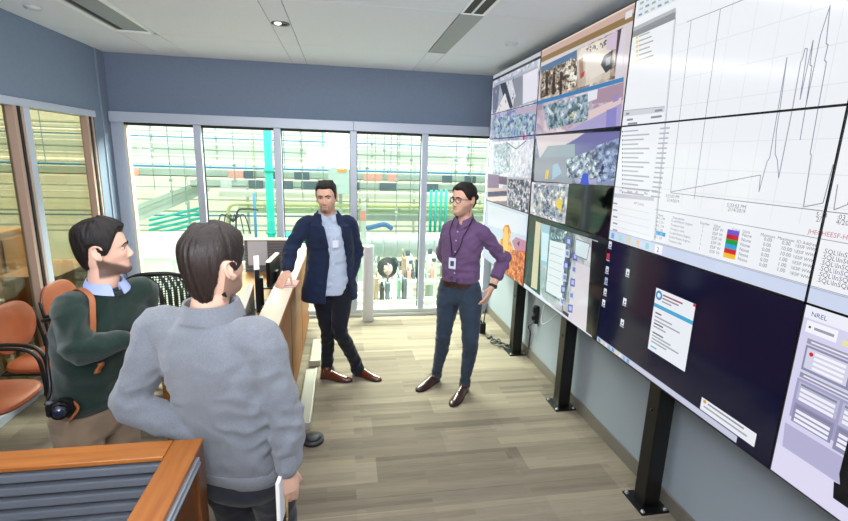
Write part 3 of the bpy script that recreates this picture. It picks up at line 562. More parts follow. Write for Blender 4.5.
# ---- camera views, upper left
LF = [(0, 0), (0, 1), (1, 0), (1, 1)]
panel_rect(0, 0, 'N:8e93a4,c3c6d4,e2e2ea:14'); panel_rect(0, 1, 'd2c8cc'); panel_rect(1, 0, 'N:a8b2c2,dcdce4,f0f0f4:20'); 
F = [(0, 0)]
z = ZR[0]; hline2(YC[1], YC[0], z-.022, .034, 'b9bcc4', 1, F); hline2(YC[1], YC[0], z-.05, .022, '14161c', 1, F)
draw([(494, 84), (538, 66), (537, 101), (493, 113)], 'a7abb8', 1, F)
draw([(493, 88), (500, 84), (497, 112), (493, 113)], '6c7288', 2, F); draw([(500, 84), (506, 82), (513, 107), (507, 110)], '3c3f4c', 2.2, F); draw([(506, 82), (514, 79), (521, 97), (513, 107)], 'cfd0da', 2.1, F)
draw([(496, 112), (505, 93), (510, 109)], 'e2dede', 2.3, F); draw([(512, 80), (523, 75), (523, 88), (516, 96)], '8b8e9a', 2.4, F); draw([(514, 99), (523, 85), (522, 105), (513, 108)], '8f939c', 2.5, F); draw([(523, 75), (538, 68), (537, 99), (523, 104)], 'e3e0ea', 2.4, F)
clutter([(494, 86), (514, 79), (514, 106), (494, 112)], ['3a3d4a', '5b5f70', 'e8e6ea', 'a8aab8'], 26, .01, .035, 2.6, F)
hline2(YC[1], YC[0], P2((500, 112.5))[1], .008, '3b3f55', 3, F)
B1 = [(493, 115), (538, 104), (536, 139), (492, 142)]; draw(B1, 'N:7478a4,9fa2c4,c6c8dc:16', 1.5, LF)
draw([(515, 110), (538, 104), (537, 122), (520, 118)], 'b9aabd', 1.8, LF)
clutter([(494, 118), (536, 112), (534, 136), (493, 140)], ['5b64a4', '8fa6c0', 'd7dbe8', '6f8fa8', 'b3c8cc', '3f4674', 'cfc2d4', '8cb0a8'], 170, .008, .035, 2, [(0, 0), (0, 0)])
clutter([(494, 144), (510, 143), (510, 172), (493, 176)], ['9ec0b4', 'c8ccd8', 'b0a8c4', '7a8ca0', 'e4e0e8', '5c8a7c'], 70, .01, .04, 2, [(1, 0)])
pline([(506, 142), (516, 149), (526, 141)], '5a6a78', .012, 3, [(1, 0)])
draw2([(P2((524, 137))[0]+.03*math.cos(j*PI/5), P2((524, 137))[1]+.03*math.sin(j*PI/5)) for j in range(10)], 'd63a62', 5, [(0, 0), (1, 0)])
clutter([(512, 146), (534, 144), (532, 172), (512, 174)], ['d6d4de', 'e4e2ea', 'ccd2d8', 'c9c4d2'], 60, .02, .07, 1.6, [(1, 0)])
F = [(1, 0)]
draw([(488, 174), (499, 175), (499, 208), (488, 204)], '8e6f92', 2, F); draw([(499, 176), (507, 177), (507, 185), (499, 184)], '6d5a72', 2, F)
draw([(488, 188), (507, 188), (507, 192), (488, 192)], 'd9c0b8', 3, F); draw([(488, 192), (507, 190.5), (507, 196), (488, 196.5)], '3c2a66', 3, F); draw([(488, 197), (507, 196), (507, 200), (488, 202)], 'e8d8cc', 3, F); draw([(488, 202), (507, 201), (507, 208), (488, 207)], '8a6f84', 3, F)
draw([(507, 177), (533, 178), (530, 216), (506, 209)], 'b9b2b8', 1.8, F)
clutter([(508, 179), (531, 180), (528, 213), (508, 207)], ['2a2c34', 'e8e4e6', '6f6a8c', 'c8c0b0', '4c6a60', 'a89cc0', 'f2f0ee', '33304a'], 150, .006, .035, 2.4, F)
# warehouse view
F = [(0, 1)]; q = inner(0, 1)
draw2(R4(q[1], q[0], q[3]-.01, q[3]), 'e2cfc0', 1, F); draw2(R4(q[1], q[0], q[3]-.055, q[3]-.01), 'c5a79a', 1, F); draw2(R4(q[1], q[0], q[3]-.095, q[3]-.055), '8a6c3c', 1, F); draw2(R4(q[0]+.09, q[0]+.02, q[3]-.07, q[3]-.03), 'dcdce4', 2, F)
draw([(541, 67), (624, 27), (618, 78), (540, 101)], 'N:6c5c4e,b6a594,e6ddd4:15', 1.5, F); draw([(541, 67), (577, 50), (577, 57), (541, 73)], '4c6f96', 2, F)
draw([(577, 50), (612, 35), (610, 78), (578, 88)], 'N:b4a696,cfc3b4,e8e0d6:6', 2, F); draw([(589, 62), (598, 52), (605, 72), (590, 80)], 'ded6cc', 2.2, F)
clutter([(542, 72), (577, 57), (577, 86), (541, 98)], ['3a3028', 'd9d2c6', '8a7660', 'efe9e2', '5f4c3c', 'a89c8c', '2a2a30'], 130, .008, .04, 2.5, F)
clutter([(565, 62), (575, 57), (577, 84), (568, 88)], ['efece6', 'e2dccc', 'd2c8b4'], 30, .02, .05, 3.5, F)
for px in (546, 553, 560): draw([(px, 72), (px+2.5, 71), (px+2, 94), (px-.5, 95)], '3a2c26', 3.6, F)
draw([(579, 60), (583, 57), (584, 74), (580, 80)], 'a08068', 3.6, F); draw([(581, 74), (585, 71), (584, 76), (581, 79)], 'c22a38', 3.8, F)
draw([(606, 37), (618, 31), (617, 49), (607, 50)], 'cdb9d0', 3.8, F); draw([(604, 56), (613, 50), (612, 68), (606, 73), (601, 65)], '2b2c34', 4, F); draw([(606, 59), (611, 56), (610, 64), (606, 66)], '8a8f98', 4.2, F)
clutter([(585, 48), (606, 40), (606, 46), (586, 54)], ['6a5a50', '3c3a3c', 'b9aa9c'], 30, .008, .025, 4, F)
draw([(620, 30), (626, 27), (622, 78), (615, 79)], 'd2ccd6', 4.4, F); draw([(618, 30), (622, 28), (617, 60), (614, 76)], '4a3040', 4.5, F)
draw([(538, 101), (624, 77), (624, 81.5), (537, 105)], '3f7fb4', 4.6, LF)
draw([(537, 105), (624, 81), (620, 128), (536, 135)], 'N:9c8ca0,c3b0bc,e2d4d6:12', 1.5, F)
draw([(590, 92), (624, 82), (623, 100), (592, 104)], 'a88fa0', 1.8, F); draw([(584, 113), (622, 97), (620, 104), (586, 122)], 'dcc6c4', 2, F); draw([(560, 135), (622, 103), (620, 129)], 'a79fcc', 2.2, F)
clutter([(543, 106), (590, 93), (588, 120), (548, 130)], ['5c7490', '9ab4bc', 'cfd8dc', '3f4c5c', '7d9c9c', 'a8a8c0', 'e2e0e0', '5a6a58'], 170, .008, .035, 2.6, F)
draw([(588, 92), (598, 89), (597, 99), (588, 102)], 'e4e4ea', 4.5, F); clutter([(570, 114), (574, 113), (574, 119), (570, 120)], ['e6d24a', 'd8c030'], 6, .012, .02, 4.7, F)
draw([(613, 96), (619, 94), (619, 100), (613, 103)], '9c8cc0', 4.4, F); draw([(607, 110), (617, 107), (616, 127), (606, 128)], '8a86c4', 4.4, F)
F = [(1, 1)]
draw([(536, 136), (621, 131), (616, 186), (534, 181)], 'N:66668c,8f8eae,b8b8d0:14', 1.4, F)
draw([(536, 136), (585, 133), (540, 160)], 'd8ccd0', 1.6, F); draw([(585, 133), (621, 131), (619, 150), (560, 158), (545, 160)], '6c68a0', 1.5, F); draw([(540, 158), (548, 146), (575, 144), (575, 160)], '9aa4b0', 1.7, F)
draw([(535, 158), (575, 156), (572, 184), (534, 180)], '9a9aa8', 1.8, F); draw([(600, 150), (620, 140), (617, 184), (596, 184)], '7c88b4', 1.9, F)
draw([(553, 165), (558, 163), (562, 173), (552, 180)], 'a4c0d4', 3, F); draw([(546, 171), (549, 170), (548, 179), (545, 179)], 'e0c83c', 3.2, F); draw([(583, 174), (588, 173), (589, 185), (580, 184)], '2340c8', 3.6, F)
clutter([(566, 160), (600, 147), (606, 178), (568, 178)], ['d4dae6', '2c3044', '6c78a0', 'b0bcd0', '484c64', 'ecf0f4', '8a9a94'], 150, .008, .035, 2.5, F)
clutter([(596, 146), (619, 138), (616, 180), (598, 182)], ['4c5880', '9cb0d0', 'c4d0e4', '3c4468', '7c8cb8'], 90, .008, .035, 2.5, F)
draw([(532, 182), (569, 184), (565, 224), (530, 216)], 'N:8c8898,c4bec8,eceaee:18', 1.7, F)
clutter([(534, 184), (567, 187), (562, 220), (533, 213)], ['5a5c78', 'ecebf0', 'a8a4c4', '7c8098', 'd8c8a8', '3a3c50', '8fa4a8', 'f4f2f2'], 150, .008, .035, 2.4, F)
for px, py in ((544, 212), (547, 220)): clutter([(px, py-8), (px+7, py-7), (px+6, py+2), (px, py)], ['3c50a0', '5468b8', '2a3470'], 8, .012, .03, 4, F)
draw([(556, 206), (558, 198), (563, 200), (561, 212)], 'e6c43a', 4.2, F); clutter([(560, 200), (564, 201), (563, 210), (559, 208)], ['d83a3a', '48b060', 'f0e060'], 8, .008, .016, 4.4, F)
# red rocks wallpaper
F = [(2, 0)]; panel_rect(2, 0, 'c9d6e6')
draw([(488, 204), (526, 216), (526, 236), (488, 225)], 'dfe6ee', 1, F)
draw([(502, 290), (500, 240), (503, 238), (503, 229), (505, 225), (509, 225), (511, 232), (510, 240), (514, 250), (520, 270), (523, 290), (524, 300)], 'N:b8602c,e8963c,f6c468:16', 2, F)
draw([(503, 240), (505, 227), (508, 227), (508, 250), (506, 270), (502, 275)], 'f6c05c', 2.5, F); draw([(512, 241), (516, 237), (526, 241), (526, 254), (515, 250)], 'c0809a', 2.2, F); draw([(517, 243), (520, 241), (519, 247)], '3a3450', 3, F)
draw([(512, 250), (526, 251), (526, 290), (516, 278)], 'c8603c', 2.3, F)
clutter([(502, 252), (526, 252), (524, 288), (503, 276)], ['e88030', 'd05a24', 'f4b050', 'a84428', '7c3a2c', 'c8743c', 'e8a458'], 130, .01, .04, 3, F)
clutter([(508, 276), (525, 280), (523, 291), (508, 283)], ['2e3a2c', '4a4430', '7c5a3c', '1e2420'], 30, .01, .03, 4, F)
draw([(503, 272), (524, 289), (524, 293), (503, 276)], 'e4e6f0', 5, F)
# documents, and dark room reflections painted into the screen colours
F = [(2, 1)]; panel_rect(2, 1, '20282a')
draw([(536, 221), (541, 223), (537, 290), (531, 287)], 'd9cba8', 2, F)
draw([(541, 223), (598, 241), (592, 341), (540, 301)], 'N:8c9294,b4b8ba,dcdee0:8', 1.2, F); draw([(541, 224), (550, 226), (547, 266), (541, 264)], '9fc4d4', 2, F); draw([(542, 232), (549, 234), (547, 262), (541, 260)], 'd5e6ee', 2.2, F)
draw([(550, 226), (576, 234), (565, 305), (545, 292)], 'N:3c4450,646c78,9ca8b4:24', 2, F); clutter([(552, 228), (574, 235), (573, 245), (551, 238)], ['c4d4dc', '7ca0b0', 'e6ecee', '48545c'], 25, .01, .04, 2.3, F)
draw([(550, 240), (566, 244), (562, 300), (546, 291)], 'e6e8ec', 3, F)
for k in range(6): pline([(551-.6*k, 246+7*k), (563-.6*k, 250+7.3*k)], 'a8c8d8' if k == 1 else 'c0c4cc', .006, 3.5, F)
for k in range(6):
    for (px, py) in ((569-1.3*k, 241+12*k), (575.5-1.2*k, 256+13*k)): draw([(px-2.4, py-4), (px+2.2, py-3), (px+1.8, py+5), (px-2.8, py+4)], ['5c68b4', 'c6cbe4'][k % 2], 3.2, F); draw([(px-1.4, py-2), (px+1.2, py-1.4), (px+1, py+3), (px-1.6, py+2)], ['b8c0e4', '7880b8'][k % 2], 3.6, F)
draw([(576, 239), (590, 244), (587, 260), (575, 255)], 'd5e6ea', 3.4, F); pline([(576, 239), (590, 244), (587, 260), (575, 255), (576, 239)], '7c8c94', .008, 3.8, F)
draw([(555, 307), (561, 311), (560, 316), (554, 312)], '262a30', 4, F); draw([(563, 310), (569, 314), (568, 319), (562, 315)], '262a30', 4, F); pline([(573, 236), (562, 312)], '2a2c34', .01, 4, F)
draw([(576, 262), (592, 268), (586, 338), (566, 322)], 'd8d4da', 2.4, F); draw([(592, 240), (608, 246), (600, 345), (586, 334)], '0f1216', 4.2, F)
draw([(524, 283), (592, 336), (592, 340), (524, 288)], 'd8dae6', 5, F)
# ---- build the panels
emis = {}
def em(col):
    k = 'screen_'+col
    if k not in emis:
        if ':' in col:
            cols = col.split(':')[1].split(','); m = mat(k, '050607', .12, emit=cols[0], es=1.0); nn = m.node_tree.nodes; LL = m.node_tree.links; b_ = nn['Principled BSDF']
            tc = nn.new('ShaderNodeTexCoord'); mp = nn.new('ShaderNodeMapping'); sc_ = float(col.split(':')[2]); mp.inputs['Scale'].default_value = (1, sc_, sc_*1.4); mp.inputs['Rotation'].default_value = (.5, 0, 0); LL.new(tc.outputs['Object'], mp.inputs[0])
            vo = nn.new('ShaderNodeTexVoronoi'); vo.inputs['Scale'].default_value = 1; LL.new(mp.outputs[0], vo.inputs[0]); no = nn.new('ShaderNodeTexNoise'); no.inputs['Scale'].default_value = .55; no.inputs['Detail'].default_value = 5; LL.new(mp.outputs[0], no.inputs[0])
            sp = nn.new('ShaderNodeSeparateColor'); LL.new(vo.outputs['Color'], sp.inputs[0]); mx = nn.new('ShaderNodeMath'); mx.operation = 'MULTIPLY_ADD'; mx.inputs[1].default_value = .45; LL.new(sp.outputs[0], mx.inputs[0]); m2_ = nn.new('ShaderNodeMath'); m2_.operation = 'MULTIPLY_ADD'; m2_.inputs[1].default_value = 1.6; m2_.inputs[2].default_value = -.55; LL.new(no.outputs[0], m2_.inputs[0]); LL.new(m2_.outputs[0], mx.inputs[2])
            rp = nn.new('ShaderNodeValToRGB'); el = rp.color_ramp.elements; el[0].color = lin(cols[0]); el[1].color = lin(cols[-1]); el[0].position = .1; el[1].position = .9
            for i_, c_ in enumerate(cols[1:-1]): q_ = el.new(.1+.8*(i_+1)/(len(cols)-1)); q_.color = lin(c_)
            LL.new(mx.outputs[0], rp.inputs[0]); LL.new(rp.outputs[0], b_.inputs['Emission Color']); emis[k] = m
        else: emis[k] = mat(k, '050607', .12, emit=col, es=1.0)
    return emis[k]
sb = mat('screen_glass_black', '050607', .06, spec=.6); bz = mat('bezel_black', '0b0c0e', .35)
ROWN = ['top', 'middle', 'bottom']; CL = {(0, 0): 'display panel of grey and blue security views nearest the far window, top row', (0, 1): 'display panel showing a warehouse floor view above a bench view, top row', (0, 2): 'display panel with toolbar and tree list beside a plot grid, top row', (0, 3): 'display panel cropped by the frame with only blank plot area, top row',
    (1, 0): 'display panel with pale clutter view over purple striped view, middle row nearest the window', (1, 1): 'display panel of lab machine views with a black lower corner, middle row', (1, 2): 'display panel with line plot, tag list and table with coloured swatches, middle row', (1, 3): 'display panel cropped by the frame with text columns ending the table, middle row',
    (2, 0): 'display panel showing orange desert rocks under pale sky, bottom row', (2, 1): 'display panel showing documents in white columns between painted dark reflections, bottom row', (2, 2): 'dark navy desktop display panel with a small white dialog, bottom row', (2, 3): 'display panel with a lavender web page of form boxes, bottom row'}
for r in range(3):
    for c in range(4):
        y1, y0, z1, z0 = YC[c]-.0006, YC[c+1]+.0006, ZR[r]-.0006, ZR[r+1]+.0006
        t = thing('display_panel', CL[(r, c)], 'screen', (XS+.05, (y0+y1)/2, z0), 'video wall display panels')
        bm = bx(BM(), XS+.004, XS+.075, y0+.0008, y1-.0008, z0+.0008, z1-.0008); g = .0035
        for a in ((y0, y0+g, z0, z1), (y1-g, y1, z0, z1), (y0, y1, z0, z0+g), (y0, y1, z1-g, z1)): bx(bm, XS-.004, XS+.006, a[0]+.0006, a[1]-.0006, a[2]+.0006, a[3]-.0006)
        obj('bezel', bm, bz, t)
        bm = BM(); ms = [sb]; idx = {}
        quad(bm, [(XS, y0+g, z0+g), (XS, y0+g, z1-g), (XS, y1-g, z1-g), (XS, y1-g, z0+g)][::-1])
        def mi(col):
            if col not in idx: idx[col] = len(ms); ms.append(em(col))
            return idx[col]
        for poly, col, lay in SCR.get((r, c), []):
            x = XS-.0001-.00035*lay
            f = bm.faces.new([bm.verts.new((x, p[0], p[1])) for p in poly]); f.material_index = mi(col)
            if f.normal.length == 0: f.normal_update()
            f.normal_update()
            if f.normal.x > 0: f.normal_flip()
        for s_, p, h, col, lay in TX.get((r, c), []): textmesh(bm, s_, (XS-.0001-.00035*lay, p[0], p[1]), (0, -1, 0), (0, 0, 1), h, mi(col))
        obj('screen', bm, ms, t, recalc=False)
# ---- stands
PY = [(2.17, 'black floor post nearest the camera under the screens'), (3.31, 'black floor post in the middle under the screens'), (4.40, 'black floor post nearest the far window under the screens')]
bk = mat('post_black', '08090a', .35); boltm = mat('bolt', 'b9bcc0', .3, metal=.8)
for y, l in PY:
    t = thing('screen_post', l, 'post', (1.785, y, 0), 'posts holding the video wall')
    obj('post', bx(BM(), 1.735, 1.835, y-.05, y+.05, .01, 2.80, bev=.006), bk, t)
    obj('base_plate', bx(BM(), 1.692, 1.872, y-.10, y+.10, 0, .012, bev=.003), bk, t)
    for sx in (1.71, 1.854):
        for sy in (-.08, .08): bm = BM(); cyl(bm, (sx, y+sy, .012), (sx, y+sy, .022), .009, n=8); cyl(bm, (sx, y+sy, .012), (sx, y+sy, .014), .013, n=12); obj('bolt', bm, boltm, t)
    bm = BM(); cyl(bm, (1.7345, y, .62), (1.728, y, .62), .010); obj('knob', bm, bk, t)
    for zc in (1.1, 1.8, 2.5): obj('bracket', bx(BM(), XS+.0765, 1.735, y-.04, y+.04, zc-.05, zc+.05), bk, t)
# ---- cables and small boxes near the wall
bm = bx(BM(), 1.845, 1.884, 4.10, 4.155, .42, .60, bev=.005); bx(bm, 1.83, 1.85, 4.11, 4.145, .53, .585, bev=.004); bx(bm, 1.82, 1.85, 4.11, 4.14, .46, .50, bev=.004); tube(bm, [(1.84, 4.13, .43), (1.80, 4.14, .38), (1.85, 4.2, .3), (1.87, 4.25, .15), (1.875, 4.27, .02)], .006)
tag(obj('power_socket', bm, blackm), 'black plug box on the right wall behind the post nearest the window', 'socket')
tag(obj('wall_cord', tube(BM(), [(1.87, 3.93, .80), (1.85, 3.95, .62), (1.80, 3.86, .53), (1.79, 3.75, .56), (1.83, 3.66, .66), (1.872, 3.62, .74)], .005), mat('cable_white', 'cfd2d4', .5)), 'white cable looping down the right wall between two posts', 'cable')
a = atz(482, 333, 0); bm = BM(); bx(bm, a.x-.035, a.x+.035, a.y-.03, a.y+.03, 0, .13, bev=.01); cyl(bm, (a.x+.01, a.y, .12), (a.x+.03, a.y, .30), .008, .005, n=10); cyl(bm, (a.x-.018, a.y, .13), (a.x-.018, a.y, .16), .009, n=10)
tag(obj('radio', bm, blackm), 'black handheld radio with upright antenna on the floor by the purple shirt man', 'radio')
pts = [a+V((.03, 0, .02))]+[atz(x, y, .012) for x, y in ((488, 338), (492, 336), (495, 342), (499, 339), (502, 346), (507, 344), (509, 349), (514, 346))]
pts = [V((p.x, p.y, .012)) for p in pts]; bm = BM(); tube(bm, pts, .010)
for k in (3, 5, 7): p = pts[k]; tube(bm, [p+V((.05*math.cos(q*PI/4), .05*math.sin(q*PI/4), .004*k-.004)) for q in range(9)], .009, k=3)
tag(obj('cable', bm, mat('cable_dark', '3a3c38', .5)), 'dark tangled cable on the floor beside the radio', 'cable')
# ================================================================ partition in the foreground
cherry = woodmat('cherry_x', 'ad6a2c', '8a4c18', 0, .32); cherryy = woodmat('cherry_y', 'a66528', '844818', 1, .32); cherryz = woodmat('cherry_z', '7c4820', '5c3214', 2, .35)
slatm = mat('slat_grey', '6e737c', .45, metal=.3); slatd = mat('slat_dark', '262a31', .6); alum = mat('aluminium', 'b4bcc4', .3, metal=.7)
PX, PY1, PY0, PZ = -.462, 1.478, 1.388, 1.07
t = thing('partition', 'wooden capped partition with grey slatted inner face in the near left corner', 'partition', (-1.2, 1.43, 0))
obj('top_rail', bx(BM(), -2.0, -.5545, PY0, PY1, PZ-.014, PZ, bev=.003), cherry, t)
obj('top_rail', bx(BM(), -.5525, PX, .35, PY1, PZ-.015, PZ-.0005, bev=.003), cherryy, t)
bm = bx(BM(), -2.0, -.56, PY0+.02, PY1-.02, 0, PZ-.014); obj('core', bm, slatd, t)
bm = BM(); k = PZ-.024
while k > .1: bx(bm, -2.0, -.56, PY0-.004, PY0+.022, k-.026, k, bev=.004); bx(bm, -2.0, -.56, PY0+.008, PY0+.022, k-.031, k-.026); k -= .043
obj('slat_panel', bm, slatm, t)
obj('corner_post', bx(BM(), PX-.045, PX-.001, PY1-.075, PY1-.0005, 0, PZ-.0155, bev=.004), cherryz, t)
obj('back_panel', bx(BM(), -2.0, PX-.046, PY1-.02, PY1-.001, 0, PZ-.014, bev=.002), cherryz, t)
obj('side_panel', bx(BM(), -.545, PX-.012, .35, PY1-.076, 0, PZ-.0155), cherryz, t)
bm = bx(BM(), PX-.012, PX+.008, .35, PY1-.076, PZ-.05, PZ-.018, bev=.002); bx(bm, PX+.001, PX+.011, .35, PY1-.076, PZ-.042, PZ-.036); obj('side_strip', bm, alum, t)
# ================================================================ long console
ply = woodmat('console_wood', 'a4692f', '7f4c20', 1, .5, 2); ply.node_tree.nodes['Principled BSDF'].inputs['Coat Weight'].default_value = 0; ply.node_tree.nodes['Principled BSDF'].inputs['Specular IOR Level'].default_value = .25; LZ = .985
ledgem = mat('ledge_white', 'e2d6c0', .3, spec=.6)
t = thing('console', 'long wooden operator console with pale ledge leading to the far window', 'console', (-.7, 4.0, 0))
obj('front_panel', bx(BM(), -.45, -.405, 2.58, 5.35, .08, LZ-.03, bev=.003), ply, t)
for y in (3.55, 4.45): obj('panel_joint', bx(BM(), -.406, -.4035, y, y+.005, .08, LZ-.03), framed, t)
obj('plinth', bx(BM(), -.47, -.43, 2.62, 5.3, 0, .08), blackm, t)
obj('ledge', bx(BM(), -.535, -.388, 2.62, 5.4, LZ-.022, LZ, bev=.004), ledgem, t)
obj('ledge_edge', bx(BM(), -.388, -.380, 2.62, 5.4, LZ-.03, LZ-.001, bev=.002), ply, t)
obj('end_ledge', bx(BM(), -1.0, -.54, 2.55, 2.68, LZ-.022, LZ, bev=.004), ledgem, t)
obj('end_panel', bx(BM(), -1.0, -.45, 2.585, 2.64, 0, LZ-.022, bev=.003), ply, t)
obj('inner_panel', bx(BM(), -.53, -.5, 2.66, 5.3, .76, LZ-.022), slatd, t)
obj('desktop', bx(BM(), -1.3, -.53, 2.68, 5.0, .73, .76, bev=.005), woodmat('desk_wood', 'b98648', '966430', 1, .3, 2), t)
t = thing('slatted_screen', 'dark grey slatted panel standing at the far end of the console', 'partition', (-.76, 5.02, 0))
bm = bx(BM(), -1.02, -.49, 5.03, 5.06, .08, 1.09); obj('backing', bm, slatd, t)
bm = BM(); k = 1.08
while k > .15: bx(bm, -1.02, -.49, 5.012, 5.03, k-.024, k, bev=.003); k -= .031
obj('slat', bm, mat('slat_mid', '6f6c72', .5), t)
obj('top_trim', bx(BM(), -1.03, -.48, 5.005, 5.07, 1.09, 1.11, bev=.003), ledgem, t); obj('foot', bx(BM(), -1.02, -.49, 5.0, 5.08, 0, .08), blackm, t)
bm = bx(BM(), -.985, -.79, 5.006, 5.010, .83, 1.085); tag(obj('paper_sheet', bm, mat('paper_grey', 'b9bcc6', .7)), 'pale sheet of paper pinned to the slatted panel', 'paper')
# monitors on the desk
def monitor(x, y, ang, z0, z1, w, lab, logo=False):
    t = thing('monitor', lab, 'monitor', (x, y, .76)); u = V((math.sin(ang), math.cos(ang), 0)); nrm = V((math.cos(ang), -math.sin(ang), 0)); c = V((x, y, 0))  # back faces +nrm
    def slab(name, a, b_, n0, n1, zz0, zz1, m):
        bm = BM(); prism(bm, [c+u*a+nrm*n0+V((0, 0, zz0)), c+u*b_+nrm*n0+V((0, 0, zz0)), c+u*b_+nrm*n0+V((0, 0, zz1)), c+u*a+nrm*n0+V((0, 0, zz1))], nrm*(n1-n0)); return obj(name, bm, m, t)
    slab('casing', -w/2, w/2, -.012, .022, z0, z1, blackm); slab('top_edge', -w/2, w/2, -.016, .024, z1, z1+.006, mat('pale_edge', 'd8d2c6', .4)); slab('screen', -w/2+.01, w/2-.01, -.014, -.0121, z0+.012, z1-.01, mat('lcd', '1a2430', .2, emit='aac4dc', es=.7))
    slab('stand', -.04, .04, .022, .05, .77, z1-.12, blackm); slab('foot', -.12, .12, -.08, .1, .76, .772, blackm)
    if logo:
        p = c+u*(-.0)+nrm*.0225+V((0, 0, (z0+z1)/2+.02)); bm = BM(); pts = [(p+u*math.cos(q*PI/12)*R+V((0, 0, math.sin(q*PI/12)*R))) for R in (.038, .033) for q in range(24)]
        loft(bm, [pts[:24], pts[24:]], caps=False)
        textmesh(bm, 'DELL', p-u*.026+V((0, 0, -.008)), u, (0, 0, 1), .016); obj('logo', bm, mat('logo_silver', 'b8bcc0', .3), t, recalc=False)
    return t
monitor(-.615, 3.0, math.radians(-5), .80, 1.10, .56, 'black monitor seen from behind with round silver logo, next to the grey sweater man', True)
monitor(-.70, 3.85, math.radians(-10), .78, 1.12, .50, 'tall black monitor seen edge on beyond the one with the logo')
monitor(-.66, 4.45, math.radians(4), .80, 1.03, .42, 'small black monitor near the blue jacket man\'s hand')
tag(obj('paper_stack', bx(BM(), -.56, -.535+.0, 3.25, 3.36, .761, .99), ledgem), 'pale document holder between the monitors', 'holder') if False else None
# floor plates by the console
for y0, y1, x0, l in ((3.2, 4.12, -.355, 'pale metal floor trough along the console, nearest the camera'), (4.28, 4.85, -.335, 'pale metal floor trough along the console by the brown shoes')):
    t = thing('floor_trough', l, 'floor trough', (x0+.05, (y0+y1)/2, 0), 'floor troughs by the console')
    obj('tray', bx(BM(), x0+.004, x0+.096, y0, y1, 0, .045, bev=.004), mat('trough_grey', '8f8c80', .5), t)
    bm = bx(BM(), x0+.092, x0+.104, y0, y1, 0, .058, bev=.002); bx(bm, x0, x0+.1, y0-.01, y0+.002, 0, .058, bev=.002); obj('rim', bm, mat('trough_rim', 'b9b5a8', .4), t)
c = atz(316, 441, 0); bm = BM(); cyl(bm, (c.x-.02, c.y, 0), (c.x-.02, c.y, .03), .075, n=28); cyl(bm, (c.x-.02, c.y, .03), (c.x-.02, c.y, .045), .06, .03, n=28)
tag(obj('floor_grommet', bm, mat('grommet', '3f4144', .5)), 'dark round floor disc beside the near floor trough', 'floor disc')
# white cylinder
bm = BM(); c = (.29, 5.52)
loft(bm, [[V((c[0]+R*math.cos(q*PI/18), c[1]+R*math.sin(q*PI/18), z)) for q in range(36)] for R, z in ((.065, 0), (.068, .004), (.068, .93), (.066, .936), (.058, .936), (.057, .93), (.057, .7))])
tag(obj('bin', bm, mat('cyl_white', 'd3d6dc', .45)), 'tall slim white cylinder standing on the floor by the far window', 'cylinder')
# ================================================================ chairs
leather = mat('leather_tan', '8f4626', .38, spec=.5, bump=.2, bscale=90, var=.12, vscale=6)
def guest_chair(lab):
    t = thing('guest_chair', lab, 'chair', (0, 0, 0), 'brown leather guest chairs along the left wall')   # faces +x
    bm = BM(); S = []
    for i, u in enumerate((-1, -.85, -.5, 0, .5, .85, 1)):
        w = .235*(1-abs(u)**6*.12); S.append([V((.02+u*.235+0*w, 0, 0))])
    def pad(rad_x, rad_y, h, c, f, n=40, p=3.2):
        rings = []
        for s, zz in ((.0, -h), (.8, -h), (.96, -h*.6), (1, 0), (.97, h*.5), (.85, h*.85), (.5, h), (0.02, h*.98)):
            rings.append([f(c, rad_x*s*abs(math.cos(a))**(2/p)*(1 if math.cos(a) > 0 else -1), rad_y*s*abs(math.sin(a))**(2/p)*(1 if math.sin(a) > 0 else -1), zz) for a in [2*PI*q/n for q in range(n)]])
        return rings
    def fs(c, x, y, z): return V((c[0]+x, c[1]+y, c[2]+z-.018*math.exp(-((x/.15)**2+(y/.16)**2))-.05*max(0, x-.1)**1.5*4))
    loft(bm, pad(.225, .235, .03, (.0, 0, .44), fs)); obj('seat', bm, leather, t, smooth='auto')
    bm = BM()
    def fb(c, x, y, z): return V((c[0]+z-.10*(x+.17)-(y*y)*.35*-1, c[1]+y*(1-.18*max(0, -x)/.17), c[2]+x*1.0))
    loft(bm, pad(.185, .235, .022, (-.235, 0, .68), fb, p=2.6)); obj('backrest', bm, leather, t, smooth='auto')
    for s in (-1, 1):
        bm = BM(); tube(bm, [(.17, s*.265, 0), (.155, s*.265, .25), (.145, s*.265, .50), (.12, s*.265, .60), (.05, s*.265, .645), (-.1, s*.265, .655), (-.20, s*.26, .64)], .0135, k=5, n=10); obj('arm_and_leg', bm, blackm, t)
        bm = BM(); tube(bm, [(-.26, s*.25, 0), (-.215, s*.25, .3), (-.205, s*.25, .5), (-.245, s*.235, .75)], .012, k=4, n=10); obj('leg', bm, blackm, t)
    bm = BM(); tube(bm, [(.12, -.265, .40), (.12, .265, .40)], .011); tube(bm, [(-.21, -.25, .40), (-.21, .25, .40)], .011); tube(bm, [(.12, -.2, .40), (-.21, -.2, .40)], .009); tube(bm, [(.12, .2, .40), (-.21, .2, .40)], .009); obj('seat_frame', bm, blackm, t)
    return t
ch = guest_chair('tan leather guest chair cut by the left edge, nearest the camera'); ch.location = (-2.19, 3.08, 0); ch.rotation_euler = (0, 0, math.radians(-2))
dup(ch, (-2.17, 3.68, 0), math.radians(-4), 'tan leather guest chair whose backrest shows left of the green sweater man')
dup(ch, (-2.17, 4.30, 0), math.radians(-3), 'tan leather guest chair mostly hidden behind the green sweater man')
